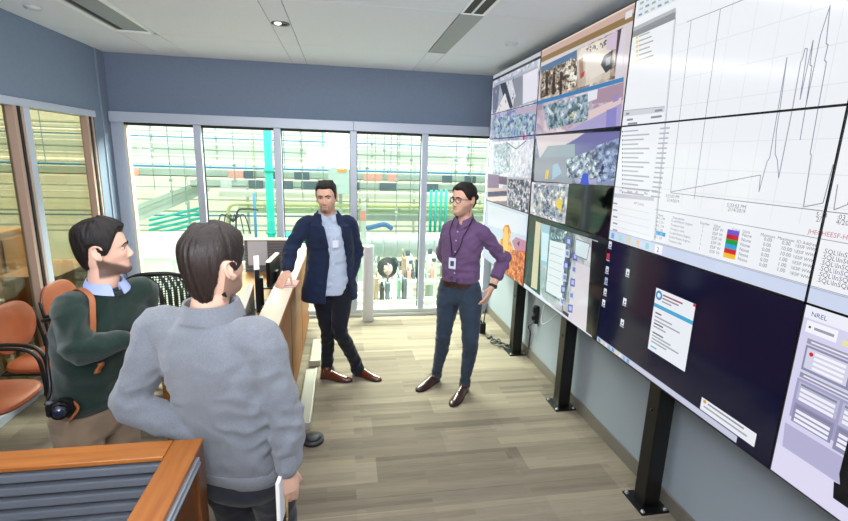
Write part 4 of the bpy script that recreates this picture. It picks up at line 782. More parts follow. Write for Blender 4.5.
# mesh office chair
def meshmat():
    m = bpy.data.materials.new('chair_mesh'); m.use_nodes = True; n = m.node_tree.nodes; L = m.node_tree.links; b = n['Principled BSDF']; b.inputs['Base Color'].default_value = lin('17181c'); b.inputs['Roughness'].default_value = .5
    tc = n.new('ShaderNodeTexCoord'); v = n.new('ShaderNodeTexVoronoi'); v.inputs['Scale'].default_value = 55; v.feature = 'F1'; v.inputs['Randomness'].default_value = 0; L.new(tc.outputs['Object'], v.inputs[0])
    g = n.new('ShaderNodeMath'); g.operation = 'GREATER_THAN'; g.inputs[1].default_value = .42; L.new(v.outputs['Distance'], g.inputs[0]); L.new(g.outputs[0], b.inputs['Alpha']); return m
t = thing('office_chair', 'black mesh back office chair between the green and grey sweater men', 'chair', (-1.47, 4.0, 0))
A = math.radians(12); Rz = Matrix.Rotation(A, 3, 'Z')
def oc(p): return Rz @ V(p)+V((-1.47, 4.0, 0))
bm = BM(); G = []  # back: a curved sheet in the local xz plane, facing +y
NX, NZ = 16, 16
def bk_pt(u, v): # u -1..1, v 0..1
    w = (.235*(1-.35*(1-v)**2))*(1-max(0, v-.8)**2*5); return V((u*w, -.27+.05*u*u-.05*math.sin(v*PI)+.06*v*-1, .52+.56*v-.05*(abs(u)**3)*(v > .5)*v))
vs_ = [[bm.verts.new(oc(bk_pt(-1+2*i/NX, j/NZ))) for i in range(NX+1)] for j in range(NZ+1)]
for j in range(NZ):
    for i in range(NX): bm.faces.new((vs_[j][i], vs_[j][i+1], vs_[j+1][i+1], vs_[j+1][i])).smooth = True
r_ = solid(bm, .004); obj('mesh_back', bm, meshmat(), t)
pts = [oc(bk_pt(-1, j/8)) for j in range(9)]+[oc(bk_pt(-1+2*i/8, 1)) for i in range(1, 8)]+[oc(bk_pt(1, 1-j/8)) for j in range(9)]+[oc(bk_pt(1-2*i/8, 0)) for i in range(1, 9)]
obj('back_frame', tube(BM(), pts, .016, k=2, n=10), blackm, t)
bm = BM(); loft(bm, [[oc((.25*s*math.cos(a)*(1-.1*math.sin(a)), .02+.25*s*math.sin(a), z)) for a in [q*PI/18 for q in range(36)]] for s, z in ((.85, .42), (1, .44), (1, .465), (.9, .485), (.5, .49), (.05, .488))]); obj('seat', bm, mat('seat_black', '1b1c20', .8), t)
bm = BM(); cyl(bm, oc((0, 0, .1)), oc((0, 0, .42)), .03); obj('gas_lift', bm, alum, t)
for q in range(5):
    a = q*2*PI/5; bm = BM(); tube(bm, [oc((.02*math.cos(a), .02*math.sin(a), .11)), oc((.3*math.cos(a), .3*math.sin(a), .065))], .02, k=1); ln = obj('leg', bm, blackm, t)
    bm = BM(); cyl(bm, oc((.3*math.cos(a)-.015*math.sin(a), .3*math.sin(a)+.015*math.cos(a), .027)), oc((.3*math.cos(a)+.015*math.sin(a), .3*math.sin(a)-.015*math.cos(a), .027)), .027); obj('castor', bm, blackm, ln)
for s in (-1, 1):
    bm = BM(); tube(bm, [oc((s*.24, -.1, .44)), oc((s*.29, -.1, .5)), oc((s*.29, -.08, .66)), oc((s*.29, .1, .67))], .018, k=3); obj('armrest', bm, blackm, t)
# ================================================================ people
def skinmat(name, col, lip='b06a60', beard='4a382f', rough=.5):
    m = mat(name, col, rough, spec=.4, bump=.08, bscale=300); n = m.node_tree.nodes; L = m.node_tree.links; b = n['Principled BSDF']
    at_ = n.new('ShaderNodeAttribute'); at_.attribute_name = 'tint'; sp = n.new('ShaderNodeSeparateColor'); L.new(at_.outputs['Color'], sp.inputs[0])
    m1 = n.new('ShaderNodeMixRGB'); m1.inputs[1].default_value = lin(col); m1.inputs[2].default_value = lin(beard); L.new(sp.outputs[0], m1.inputs[0])
    m2 = n.new('ShaderNodeMixRGB'); m2.inputs[2].default_value = lin(lip); L.new(m1.outputs[0], m2.inputs[1]); L.new(sp.outputs[1], m2.inputs[0]); L.new(m2.outputs[0], b.inputs['Base Color'])
    b.inputs['Subsurface Weight'].default_value = .06; b.inputs['Subsurface Radius'].default_value = (.01, .004, .002); return m
def ss(x, a, b_): t = min(1, max(0, (x-a)/(b_-a))); return t*t*(3-2*t)
HT = [  # z, half width, front, back
    (-.004, .018, .072, .03), (.004, .030, .086, -.02), (.016, .039, .092, -.05), (.032, .048, .0925, -.065), (.05, .0555, .090, -.076), (.07, .0615, .089, -.086), (.095, .067, .088, -.094),
    (.115, .070, .087, -.100), (.135, .0725, .0885, -.104), (.155, .0745, .088, -.107), (.175, .0745, .083, -.106), (.195, .070, .072, -.099), (.212, .060, .054, -.083), (.226, .043, .030, -.058), (.235, .020, .006, -.028), (.2365, .003, -.008, -.012)]
def ht(z):
    z = min(max(z, HT[0][0]), HT[-1][0])
    for i in range(len(HT)-1):
        if HT[i][0] <= z <= HT[i+1][0]:
            t = (z-HT[i][0])/(HT[i+1][0]-HT[i][0]); p = [HT[max(i-1, 0)], HT[i], HT[i+1], HT[min(i+2, len(HT)-1)]]
            return [.5*(2*p[1][k]+(p[2][k]-p[0][k])*t+(2*p[0][k]-5*p[1][k]+4*p[2][k]-p[3][k])*t*t+(3*p[1][k]-p[0][k]-3*p[2][k]+p[3][k])*t**3) for k in (1, 2, 3)]
def headpt(th, z, grow=0, wmin=0):
    """th measured from +x (right), front = pi/2"""
    w, f, b_ = ht(z); w = max(w, wmin)+grow; y0 = -.012; c, s = math.cos(th), math.sin(th)
    e = 2/2.35 if s > 0 else 1.0
    x = w*math.copysign(abs(c)**e, c); y = y0+((f-y0+grow)*abs(s)**e if s > 0 else -(y0-b_+grow)*abs(s)**e)
    return V((x, y, z))
def g2(dx, dz, sx, sz): return math.exp(-(dx/sx)**2-(dz/sz)**2)
def face_disp(p):
    x, y, z = p; d = 0
    if y > .02:
        ax = abs(x)
        d -= .0085*g2(ax-.031, z-.121, .018, .010)           # sockets
        d += .0045*g2(ax-.026, z-.141, .024, .008)             # brow
        d += .004*g2(ax-.043, z-.094, .018, .016)              # cheekbone
        d -= .004*g2(ax-.047, z-.058, .018, .020)
        d += .0055*g2(x, z-.054, .024, .010)                   # lips mound
        d -= .0042*g2(x, z-.0525, .022, .0022)
        d -= .0035*g2(x, z-.036, .022, .006)
        d += .0050*g2(x, z-.018, .018, .012)                   # chin
        d -= .003*g2(x, z-.140, .010, .010)
    return d
def add_head(bm, M, nose=1.0):
    rings = []; n = 72; N = 64
    for j in range(N):
        z = HT[0][0]+(HT[-1][0]-HT[0][0])*j/(N-1); r = []
        for i in range(n):
            p = headpt(2*PI*i/n, z); q = p-V((0, -.012, p.z)); nn = V((q.x, q.y, 0)).normalized(); p = p+nn*face_disp(p); r.append(M @ p)
        rings.append(r)
    loft(bm, rings)
    # nose
    prof = [(.143, .084, .006, .006), (.128, .090, .007, .008), (.112, .099, .0085, .011), (.096, .109, .011, .014), (.086, .1125, .0135, .015), (.078, .108, .0155, .014), (.073, .095, .012, .012)]
    rr = []
    for z, y, w, d in prof:
        rr.append([M @ V((w*math.cos(a), y-d*1.2+d*1.2*max(0, math.sin(a))*nose-(.02 if math.sin(a) < -.1 else 0), z)) for a in [2*PI*q/14 for q in range(14)]])
    loft(bm, rr)
    for s in (-1, 1):
        ell(bm, M @ V((s*.0125, .095, .079)), (.0075, .011, .0065), M.to_3x3(), n=8)
        # ear : rim, lobe and bowl
        R = M.to_3x3() @ Matrix.Rotation(s*math.radians(-22), 3, 'Z')
        e = V((s*.0765, -.018, .108))
        rim = [(0, .020, .020), (0, .014, .032), (0, -.002, .038), (0, -.016, .030), (0, -.020, .012), (0, -.014, -.008), (0, -.004, -.024), (0, .010, -.027), (0, .014, -.014)]
        tube(bm, [M @ e+R @ V((s*(.004+.006*(k in (2, 3, 4, 5))), y, z)) for k, (x, y, z) in enumerate(rim)], .0048, k=3, n=8)
        ell(bm, M @ e+R @ V((0, -.002, .004)), (.005, .015, .026), R, n=8)
def zline(phi, st):   # hairline height by angle from the front
    tb = st['line']
    for (a, za), (b_, zb) in zip(tb, tb[1:]):
        if a <= phi <= b_: t = (phi-a)/(b_-a); return za+(zb-za)*t
    return tb[-1][1]
def add_hair(bm, M, st):
    n, N = 96, 72; z0 = st.get('zmin', .015); rings = []; sd = st.get('seed', 0)
    for j in range(N):
        z = z0+(.2365-z0)*j/(N-1); r = []
        for i in range(n):
            th = 2*PI*i/n; phi = abs((math.degrees(th)-90+180) % 360-180); side = 1 if math.cos(th) > 0 else -1
            zl = zline(phi, st); m = ss(z, zl-.002, zl+.014)
            top = ss(z, .15, .23); T = st['side']*(1-top)+st['top']*top
            if phi < 60: T += st.get('front', 0)*ss(z, .17, .2)*(1-phi/60)
            T += st.get('nape', 0)*ss(phi, 120, 170)*(1-ss(z, .05, .11))
            p = headpt(th, z, 0, .055 if phi > 100 else 0); q = V((p.x, p.y+.012, (z-.12)*1.25)).normalized()
            nz = noise.noise(V((th*st.get('fx', 7), z*st.get('fz', 26), sd)))*.35+noise.noise(V((th*st.get('fx', 7)*4, z*18+th*2, sd+5)))*.22
            g = m*T*(1+nz)-.010*(1-m)
            r.append(M @ (p+q*g))
        rings.append(r)
    loft(bm, rings)
def add_patch(bm, M, st):  # beard : thin shell over the lower face
    n, N = 96, 40; rings = []
    for j in range(N):
        z = -.008+.13*j/(N-1); r = []
        for i in range(n):
            th = 2*PI*i/n; p = headpt(th, z); d0 = face_disp(p); q = V((p.x, p.y+.012, (z-.06)*.5)).normalized(); m = st(p)
            nz = 1+.5*noise.noise(V((th*20, z*160, 2)))
            r.append(M @ (p+V((p.x, p.y+.012, 0)).normalized()*d0+q*(m[0]*m[1]*nz-.006*(1-m[0]))))
        rings.append(r)
    loft(bm, rings)
def hand(bm, w, d, palm, sc=1.0, curl=(.3, .35, .4, .45), spread=.10, thumb=.6, right=True, tcurl=.3):
    """w wrist, d direction to the fingers, palm = palm normal (side the fingers curl to)"""
    w, d, nn = V(w), V(d).normalized(), V(palm).normalized(); nn = (nn-d*nn.dot(d)).normalized(); s = d.cross(nn)*(1 if right else -1)   # s points to the thumb
    S = sc
    rings = []
    for t, a, b_ in ((-.015, .026, .021), (.01, .028, .020), (.035, .036, .0175), (.06, .041, .0155), (.085, .041, .0135), (.095, .037, .0105)):
        c = w+d*t*S; rings.append([c+s*(a*math.copysign(abs(math.cos(q))**.8, math.cos(q)))*S+nn*(b_*math.copysign(abs(math.sin(q))**.8, math.sin(q)))*S for q in [2*PI*k/20 for k in range(20)]])
    loft(bm, rings)
    for k, (off, ln) in enumerate(((.029, (.045, .026, .022)), (.010, (.050, .030, .024)), (-.010, (.046, .028, .023)), (-.029, (.036, .021, .020)))):
        p = w+(d*.078+s*off*.95)*S; dd = (d+s*(off*spread*22)).normalized(); pts = [(p-dd*.02*S, .0095*S), (p+dd*.012*S, .0095*S)]; ang = 0; p = p+dd*.012*S
        for m, l in enumerate(ln):
            ang += curl[k]*(1.0 if m else .8); v = dd*math.cos(ang)+nn*math.sin(ang); p = p+v*l*S; pts.append((p, (.0088, .0080, .0068)[m]*S))
        limb(bm, pts, 3, 12)
    p = w+(d*.018+s*.022)*S; v = (d*math.cos(thumb)+s*math.sin(thumb)+nn*.25).normalized(); p1 = p+v*.038*S; v2 = (v+d*.25+nn*tcurl).normalized(); p2 = p1+v2*.032*S; v3 = (v2+d*.2+nn*tcurl).normalized(); p3 = p2+v3*.024*S
    limb(bm, [(p-v*.01*S, .013*S), (p1, .0115*S), (p2, .0098*S), (p3, .0078*S)], 3, 12)
def oring(c, s, f, a, bf, bb, n=40, p=2.3):
    c, s, f = V(c), V(s).normalized(), V(f).normalized(); out = []
    for q in range(n):
        t = 2*PI*q/n; ct, st = math.cos(t), math.sin(t); e = 2/p
        out.append(c+s*a*math.copysign(abs(ct)**e, ct)+f*(bf if st > 0 else bb)*math.copysign(abs(st)**e, st))
    return out
def oloft(bm, secs, k=5, n=40, p=2.3, mi=0):
    """secs: (center, side, front, a, bf, bb)"""
    P = cr([list(c)+list(V(s).normalized())+list(V(f).normalized())+[a, bf, bb] for c, s, f, a, bf, bb in secs], k)
    loft(bm, [oring(q[:3], q[3:6], q[6:9], q[9], q[10], q[11], n, p) for q in P], mi)
def frame(yaw_deg, pitch=0, roll=0):   # local +y -> facing; yaw measured so that 0 faces +y world, positive turns to -x
    return (Matrix.Rotation(math.radians(yaw_deg), 3, 'Z') @ Matrix.Rotation(math.radians(pitch), 3, 'X') @ Matrix.Rotation(math.radians(roll), 3, 'Y'))
def headM(chin_neck, yaw, pitch=0, roll=0, sc=1.0):
    R = frame(yaw, pitch, roll); M = (R*sc).to_4x4(); M.translation = V(chin_neck); return M
def face(f): return math.degrees(math.atan2(-f[0], f[1]))
def shoe(bm, heel, toe, h=.075, sole=.022, w=.048, lift=0):
    heel, toe = V(heel), V(toe); d = (toe-heel); ln = d.length; d.normalize(); s = V((d.y, -d.x, 0)).normalized(); u = s.cross(d); 
    if u.z < 0: u = -u
    secs = [(0, .022, .055), (.03, .031, .088), (.10, .034, .092), (.20, .033, .088), (.32, .034, .082), (.45, .040, .068), (.60, .046, .055), (.75, .047, .045), (.88, .038, .038), (.96, .024, .030), (1, .010, .022)]
    rr = []
    for t, a, hh in secs:
        c = heel+d*ln*t; a *= w/.046; r = []
        for q in range(20):
            an = 2*PI*q/20; z = math.sin(an); r.append(c+s*(a*math.copysign(abs(math.cos(an))**.75, math.cos(an))*(1-.22*max(0, z)))+u*(sole*.5+(hh*1.0-sole*.5)*max(0, z) if z > 0 else sole*.5+sole*.5*z*.9))
        rr.append(r)
    loft(bm, rr)
def soleplate(bm, heel, toe, w=.048):
    heel, toe = V(heel), V(toe); d = toe-heel; ln = d.length; d.normalize(); s = V((d.y, -d.x, 0)).normalized(); u = s.cross(d); u = -u if u.z < 0 else u; rr = []
    for t, a in ((-.01, .018), (.03, .030), (.12, .035), (.3, .032), (.45, .038), (.62, .047), (.78, .048), (.9, .039), (.98, .022), (1.01, .008)):
        c = heel+d*ln*t; a *= w/.046; hh = .022 if t < .3 else .012
        rr.append([c+s*(-a)+u*0, c+s*a, c+s*a*1.0+u*.014, c-s*a+u*.014])
    loft(bm, rr)
def wr(amp, sc, seed, zone=None):
    def f(co, no):
        p = co*sc; p = V((p.x+noise.noise(co*3)*.6, p.y, p.z*1.0)); v = 1-abs(noise.noise(V((p.x, p.y, p.z*1.6+seed))))*2; v = v*.6+noise.noise(p*2.3+V((seed, 0, 0)))*.5
        a = amp*(zone(co) if zone else 1); return (v-.35)*a
    return f
def zones(base, pts):
    def z(co):
        r = base
        for p, rad, k in pts: r += k*math.exp(-((co-V(p)).length/rad)**2)
        return r
    return z
def eyes(M, parent, look=(0, 1, 0), iris='4a3426'):
    ew = mat('eye_white', 'cfc6be', .3); im = mat('iris_'+iris, iris, .2); pm = mat('pupil', '0c0a0a', .1)
    for s in (-1, 1):
        c = V((s*.031, .0690, .1205)); bm = BM(); r = bmesh.ops.create_uvsphere(bm, u_segments=24, v_segments=24, radius=.0120)
        l = V(look).normalized(); Rr = V((0, 0, 1)).rotation_difference(l).to_matrix()
        for v in r['verts']: v.co = Rr @ v.co
        Mi = M.inverted(); sel = {}
        for f in bm.faces: sel[f.index] = (f.calc_center_median()).normalized().dot(l)
        bm.faces.index_update()
        sel = [f.calc_center_median().normalized().dot(l) for f in bm.faces]
        for v in r['verts']: v.co = M @ (c+V((v.co.x*1.05, v.co.y, v.co.z*.55)))
        for f, q in zip(bm.faces, sel): f.material_index = 2 if q > .93 else (1 if q > .74 else 0); f.smooth = True
        obj('eye', bm, [ew, im, pm], parent)
def brows(M, parent, m, th=.0030, up_=.0):
    for s in (-1, 1):
        P = []
        for x, z in ((.012, .137), (.022, .1415), (.034, .1425), (.045, .138), (.050, .133)):
            w, f, b_ = ht(z); y = -.012+(f+.012)*(1-(x/w)**2.35)**(1/2.35); P.append((M @ V((s*x, y+.0052-.0015, z+up_)), th*(1.25 if x < .04 else .6)))
        bm = BM(); limb(bm, P, 4, 8); obj('eyebrow', bm, m, parent)
def tint(o, M, fn):
    me = o.data; a = me.color_attributes.new('tint', 'FLOAT_COLOR', 'POINT'); Mi = M.inverted(); off = wloc(o)
    buf = []
    for v in me.vertices:
        p = Mi @ (v.co+off); b_, l = (0, 0)
        if p.y > -.03 and -.03 < p.z < .16 and abs(p.x) < .09 and p.y < .13:
            l = .95*g2(p.x, p.z-.0530, .021, .0068)*(p.y > .07)
            b_ = fn(p)*(1-l)*(ss(p.z, -.012, .006) if p.y < .06 else 1); b_ = max(b_, .75*g2(p.x, p.z-.0528, .021, .0014)*(p.y > .07), .55*g2(abs(p.x)-.031, p.z-.129, .017, .0035)*(p.y > .04), .5*g2(abs(p.x)-.009, p.z-.0735, .004, .0025)*(p.y > .085)); l = min(l, 1-b_)  # mouth line, lid creases and nostrils also darkened: crease shade in the colour
        buf += [min(1, b_), min(1, l), 0, 1]
    a.data.foreach_set('color', buf)
def jaw(p, hi=.044):   # beard coverage in head space
    ax = abs(p.x); top = .032+hi*ss(ax, .024, .060)+.02*ss(-p.y, -.03, .02); 
    m = 1-ss(p.z, top-.006, top+.008)
    mou = g2(p.x, p.z-.066, .026, .0065)*1.1*(p.y > .07)
    return max(m, min(1, mou))
def person(name_label, base, M, skin, parts, tintfn, voxel=.0052, origin=None):
    bm = BM(); add_head(bm, M)
    for f in parts: f(bm)
    o = fuse('person', bm, skin, voxel=voxel, sm=2, origin=base); tag(o, name_label, 'person'); tint(o, M, tintfn); return o
hairdk = mat('hair_dark', '17110f', .5, spec=.3, bump=.6, bscale=60, stretch=(6, 6, 1)); hairbr = mat('hair_brown', '251b17', .45, spec=.4, bump=.7, bscale=60, stretch=(6, 6, 1), var=.35, vscale=22)
LINE = [(0, .188), (28, .190), (42, .178), (52, .168), (62, .150), (72, .112), (84, .092), (94, .104), (102, .140), (114, .135), (126, .085), (145, .045), (180, .035)]
def clothmat(name, col, **k): return mat(name, col, .88, spec=.2, sheen=k.pop('sheen', .15), bump=k.pop('bump', .35), bscale=k.pop('bscale', 500), **k)
# ---------------------------------------------------------------- man in the purple shirt
def build_purple():
    F = V((-.62, -.78, 0)).normalized(); Rv = V((F.y, -F.x, 0)); Z = V((0, 0, 1))   # Rv: his right side
    hip = V((.962, 3.69, .93)); chest = V((.965, 3.69, 1.32)); neck = V((.972, 3.685, 1.497))
    M = headM(neck+V((-.02, -.02, .046)), face((-.86, -.52)), 0, 0, 1.05)
    shR = neck+Rv*.135+V((0, 0, -.075)); shL = neck-Rv*.168+V((0, 0, -.08))
    elR, wrR = V((.86, 3.95, 1.17)), V((.97, 3.88, .96)); elL, wrL = V((1.325, 3.66, 1.17)), V((1.20, 3.57, .955))
    hpR, hpL = hip+Rv*.095, hip-Rv*.095; knR, knL = V((.852, 3.73, .50)), V((1.045, 3.56, .49)); anR, anL = V((.825, 3.83, .10)), V((1.035, 3.63, .10))
    skin = skinmat('skin_purple', 'dcac94', 'b5776c', '6b4f42')
    hd = (V((1.12, 3.475, .845))-wrL).normalized()
    def parts(bm):
        limb(bm, [(neck+V((.015, .01, -.05)), .075), (neck+V((.01, .005, .02)), .060), (neck+V((-.005, 0, .09)), .056), (neck+V((-.015, 0, .15)), .05)], 4, 24)
        oloft(bm, [(hip-Z*.1, Rv, F, .12, .08, .09), (hip+Z*.1, Rv, F, .11, .08, .08), (chest, Rv, F, .13, .09, .09), (neck-Z*.04, Rv, F, .11, .06, .07)])
        limb(bm, [(shR, .05), (elR, .035), (wrR, .027)]); limb(bm, [(shL, .05), (elL, .036), (wrL-(wrL-elL).normalized()*.05, .032), (wrL, .027)])
        hand(bm, wrL, hd, Rv*.8+F*.1, 1.0, (.25, .3, .35, .4), .05, .55, right=False); hand(bm, wrR, V((.2, -.3, -.9)), -F, 1.0, right=True)
        for h, k, a in ((hpR, knR, anR), (hpL, knL, anL)): limb(bm, [(h, .06), (k, .036), (k.lerp(a, .5)-F*.012, .03), (a, .028), (a-Z*.05, .026)])
    o = person('man in a purple shirt, glasses and blue jeans, hand at his pocket', (.94, 3.68, 0), M, skin, [parts], lambda p: .42*jaw(p))
    # jeans
    jm = clothmat('denim', '333f50', var=.14, vscale=9)
    bm = BM(); oloft(bm, [(hip+Z*.075, Rv, F, .155, .105, .105), (hip, Rv, F, .168, .108, .118), (hip-Z*.09, Rv, F, .172, .105, .115), (hip-Z*.13, Rv, F, .12, .08, .09)])
    for h, k, a in ((hpR, knR, anR), (hpL, knL, anL)):
        limb(bm, [(h+Z*.02, .09), (h.lerp(k, .25), .101), (h.lerp(k, .6), .085), (k+F*.008, .067), (k.lerp(a, .35)-F*.012, .064), (k.lerp(a, .75), .050), (a+Z*.02, .047), (a-Z*.035, .049)], 5, 28)
    fuse('jeans', bm, jm, o, .007, 5, disp=wr(.012, 11, 3, zones(.35, [(knR, .12, 1), (knL, .12, 1), (hip-Z*.1, .14, .8), (anR, .1, 1.2), (anL, .1, 1.2)])))
    # shirt
    pm = clothmat('purple_shirt', '6a5074', bump=.2, bscale=300, sheen=.1)
    bm = BM(); S = [(hip+Z*.055, .158, .108, .108), (hip+Z*.12, .162, .115, .108), (hip+Z*.22, .160, .118, .108), (chest-Z*.05, .172, .128, .115), (chest+Z*.04, .172, .125, .12), (neck-Z*.09, .155, .100, .105), (neck-Z*.035, .125, .08, .09), (neck+Z*.000, .080, .064, .072), (neck+Z*.022, .068, .058, .064)]
    oloft(bm, [(c, Rv, F-Z*(.6 if k >= 7 else (.3 if k == 6 else 0)), a, f, b_) for k, (c, a, f, b_) in enumerate(S)])
    for s, e, w_, cut in ((shR, elR, wrR, 1.0), (shL, elL, wrL, .62)):
        sh_in = s.lerp(chest+Z*.1, .25); en = e.lerp(w_, cut*.9)
        limb(bm, [(sh_in, .078), (s-Z*.005, .060), (s.lerp(e, .4), .060), (s.lerp(e, .8), .057), (e, .060), (e.lerp(w_, cut*.5), .054), (en, .052)], 5, 28)
    sh = fuse('shirt', bm, pm, o, .007, 4, disp=wr(.017, 9, 11, zones(.45, [(elL, .16, 1.0), (hip+Z*.12, .16, .9), (shL-Z*.1, .12, .6)])))
    # cuff of the rolled sleeve, collar, placket, buttons
    c = elL.lerp(wrL, .56); d = (wrL-elL).normalized(); bm = BM(); cyl(bm, c-d*.022, c+d*.022, .057, .054, n=28); bmesh.ops.bevel(bm, geom=bm.edges[:], offset=.003, segments=2, affect='EDGES'); obj('cuff', bm, pm, o, smooth='auto')
    bm = BM(); nk = neck+Z*.035
    for s in (-1, 1):
        G = []
        for q in range(9):
            a = q/8*PI*.93; dirv = (-F*math.cos(a)+Rv*s*math.sin(a)); dirv2 = dirv.normalized(); r1 = .064; u_ = q/8; top = nk+dirv2*(r1+.014*u_)+Z*(.030-.058*u_**2); bot = nk+dirv2*(r1+.014+.026*u_**2)+Z*(-.005-.085*u_**2)
            G.append((top, bot))
        vs_ = [[bm.verts.new(a) for a in g] for g in G]
        for a, b_ in zip(vs_, vs_[1:]): bm.faces.new((a[0], b_[0], b_[1], a[1])).smooth = True
    solid(bm, .004); obj('collar', bm, pm, o, smooth='auto')
    fz = lambda z: {1.0: .118, 1.1: .122, 1.2: .126, 1.3: .130, 1.4: .122, 1.46: .10, 1.5: .075}
    def front(z, side=0, off=.004):   # a point on the front of the shirt
        t = (z-hip.z)/(neck.z-hip.z); c = hip.lerp(neck, t); c = V((c.x, c.y, z)); k = [(.95, .110), (1.05, .116), (1.15, .120), (1.27, .129), (1.38, .127), (1.44, .099), (1.49, .075), (1.53, .062)]
        for (a, ra), (b_, rb) in zip(k, k[1:]):
            if a <= z <= b_: r = ra+(rb-ra)*(z-a)/(b_-a); break
        else: r = .11
        w = .165; return c+Rv*side+F*(r*(1-min(.99, abs(side)/w)**2.3)**(1/2.3)+off)
    bm = BM(); P = [front(z, 0, .003) for z in (1.0, 1.1, 1.2, 1.3, 1.38, 1.43)]
    vs_ = [[bm.verts.new(p+Rv*s*.013) for s in (-1, 1)] for p in P]
    for a, b_ in zip(vs_, vs_[1:]): bm.faces.new((a[0], a[1], b_[1], b_[0]))
    solid(bm, .003); obj('placket', bm, pm, o, smooth='auto')
    for z in (1.08, 1.17, 1.26, 1.35, 1.42): bm = BM(); p = front(z, 0, .008); cyl(bm, p, p+F*.003, .006, n=12); obj('button', bm, mat('button', 'd8cfe0', .4), o)
    # belt
    bm = BM(); sec = [(hip+Z*.020, Rv, F, .163, .113, .113), (hip+Z*.064, Rv, F, .160, .113, .111)]; loft(bm, [oring(*q) for q in sec]); b2 = obj('belt', bm, mat('belt_brown', '3a241c', .4), o, smooth='auto')
    bm = BM(); c = hip+Z*.045+F*.115
    for dx, dz, w, h in ((-.02, 0, .004, .036), (.02, 0, .004, .036), (0, .018, .04, .004), (0, -.018, .04, .004)): p = c+Rv*dx+Z*dz; prism(bm, [p-Rv*w/2-Z*h/2, p+Rv*w/2-Z*h/2, p+Rv*w/2+Z*h/2, p-Rv*w/2+Z*h/2], F*.005)
    obj('buckle', bm, mat('buckle', '8c8c90', .3, metal=.9), b2)
    # hair with a small tied bun
    st = dict(line=[(0, .186), (25, .190), (40, .182), (55, .160), (66, .135), (78, .120), (90, .112), (98, .138), (112, .130), (124, .085), (145, .055), (180, .05)], side=.012, top=.017, front=.004, fx=10, fz=5, seed=3)
    bm = BM(); add_hair(bm, M, st); h = fuse('hair', bm, hairdk, o, .0045, 1)
    bm = BM(); ell(bm, M @ V((0, -.135, .135)), (.026, .022, .028)); limb(bm, [(M @ V((0, -.115, .115)), .02), (M @ V((.0, -.125, .09)), .016), (M @ V((.0, -.112, .062)), .007)], 4, 12); obj('bun', bm, hairdk, h)
    eyes(M, o, (.2, 1, -.1)); brows(M, o, hairdk)
    # glasses
    bm = BM(); gm = mat('glasses_black', '18120f', .25)
    for s in (-1, 1):
        tube(bm, [M @ V((s*.033+.0235*math.cos(q*PI/10), .0935-.006*abs(math.cos(q*PI/10))*(1 if s*math.cos(q*PI/10) > 0 else -.2), .119+.019*math.sin(q*PI/10))) for q in range(21)], .0026, k=2, n=6)
        tube(bm, [M @ V((s*.056, .088, .126)), M @ V((s*.072, .05, .126)), M @ V((s*.0775, .0, .124)), M @ V((s*.076, -.022, .112))], .0024, k=3, n=6)
    tube(bm, [M @ V((-.010, .099, .122)), M @ V((0, .102, .124)), M @ V((.010, .099, .122))], .0024, k=3, n=6); obj('glasses', bm, gm, o)
    # lanyard and badge
    bm = BM(); bz_ = 1.17; lm = mat('lanyard', '141218', .6)
    for s in (-1, 1):
        P = [neck-F*.055+Rv*s*.03+Z*.045, neck+Rv*s*.074+Z*.028-F*.01, neck+Rv*s*.08+Z*.008+F*.035, front(1.42, s*.07, .014), front(1.38, s*.055, .011), front(1.30, s*.038, .011), front(bz_+.05, s*.008+.02, .010)]
        limb(bm, [(p, .0042) for p in P], 5, 6)
    t = obj('lanyard', bm, lm, o)
    p = front(bz_-.01, .022, .012); bm = BM(); prism(bm, [p-Rv*.031-Z*.045, p+Rv*.031-Z*.045, p+Rv*.031+Z*.045, p-Rv*.031+Z*.045], F*.003); bd = obj('badge', bm, mat('badge_white', 'dfe4ee', .3), t)
    bm = BM(); q = p+F*.004; prism(bm, [q-Rv*.016-Z*.022, q+Rv*.016-Z*.022, q+Rv*.016+Z*.02, q-Rv*.016+Z*.02], F*.001); obj('badge_photo', bm, mat('badge_dark', '4b5670', .4), bd)
    # watch
    c = wrL-(wrL-elL).normalized()*.02; bm = BM(); cyl(bm, c-d*.011, c+d*.011, .0315, n=24); w_ = -Rv; u = w_-d*w_.dot(d); u.normalize(); cyl(bm, c+u*.028, c+u*.038, .017, n=20); obj('wrist_watch', bm, blackm, o)
    # boots
    bt = mat('boot_oxblood', '3a1518', .28, spec=.6, coat=.3); sl = mat('sole_dark', '120d0c', .6)
    for heel, toe, a in ((V((.848, 3.868, 0)), V((.618, 3.668, 0)), anR), (V((1.058, 3.665, 0)), V((.862, 3.385, 0)), anL)):
        bm = BM(); shoe(bm, heel, toe, w=.046); d_ = (toe-heel).normalized(); limb(bm, [(heel+d_*.07+Z*.05, .040), (a-Z*.01, .041), (a+Z*.015, .041)], 3, 20)
        b_ = fuse('boot', bm, bt, o, .005, 3); bm = BM(); soleplate(bm, heel, toe, .047); obj('sole', bm, sl, b_)
        bm = BM(); s_ = V((d_.y, -d_.x, 0))
        for k in range(5): c = heel+d_*(.115+.018*k)+Z*(.100-.0085*k); tube(bm, [c-s_*.016, c+Z*.004, c+s_*.016], .0022, k=3, n=6)
        obj('laces', bm, mat('laces_dark', '1c0c0d', .6), b_)
build_purple()
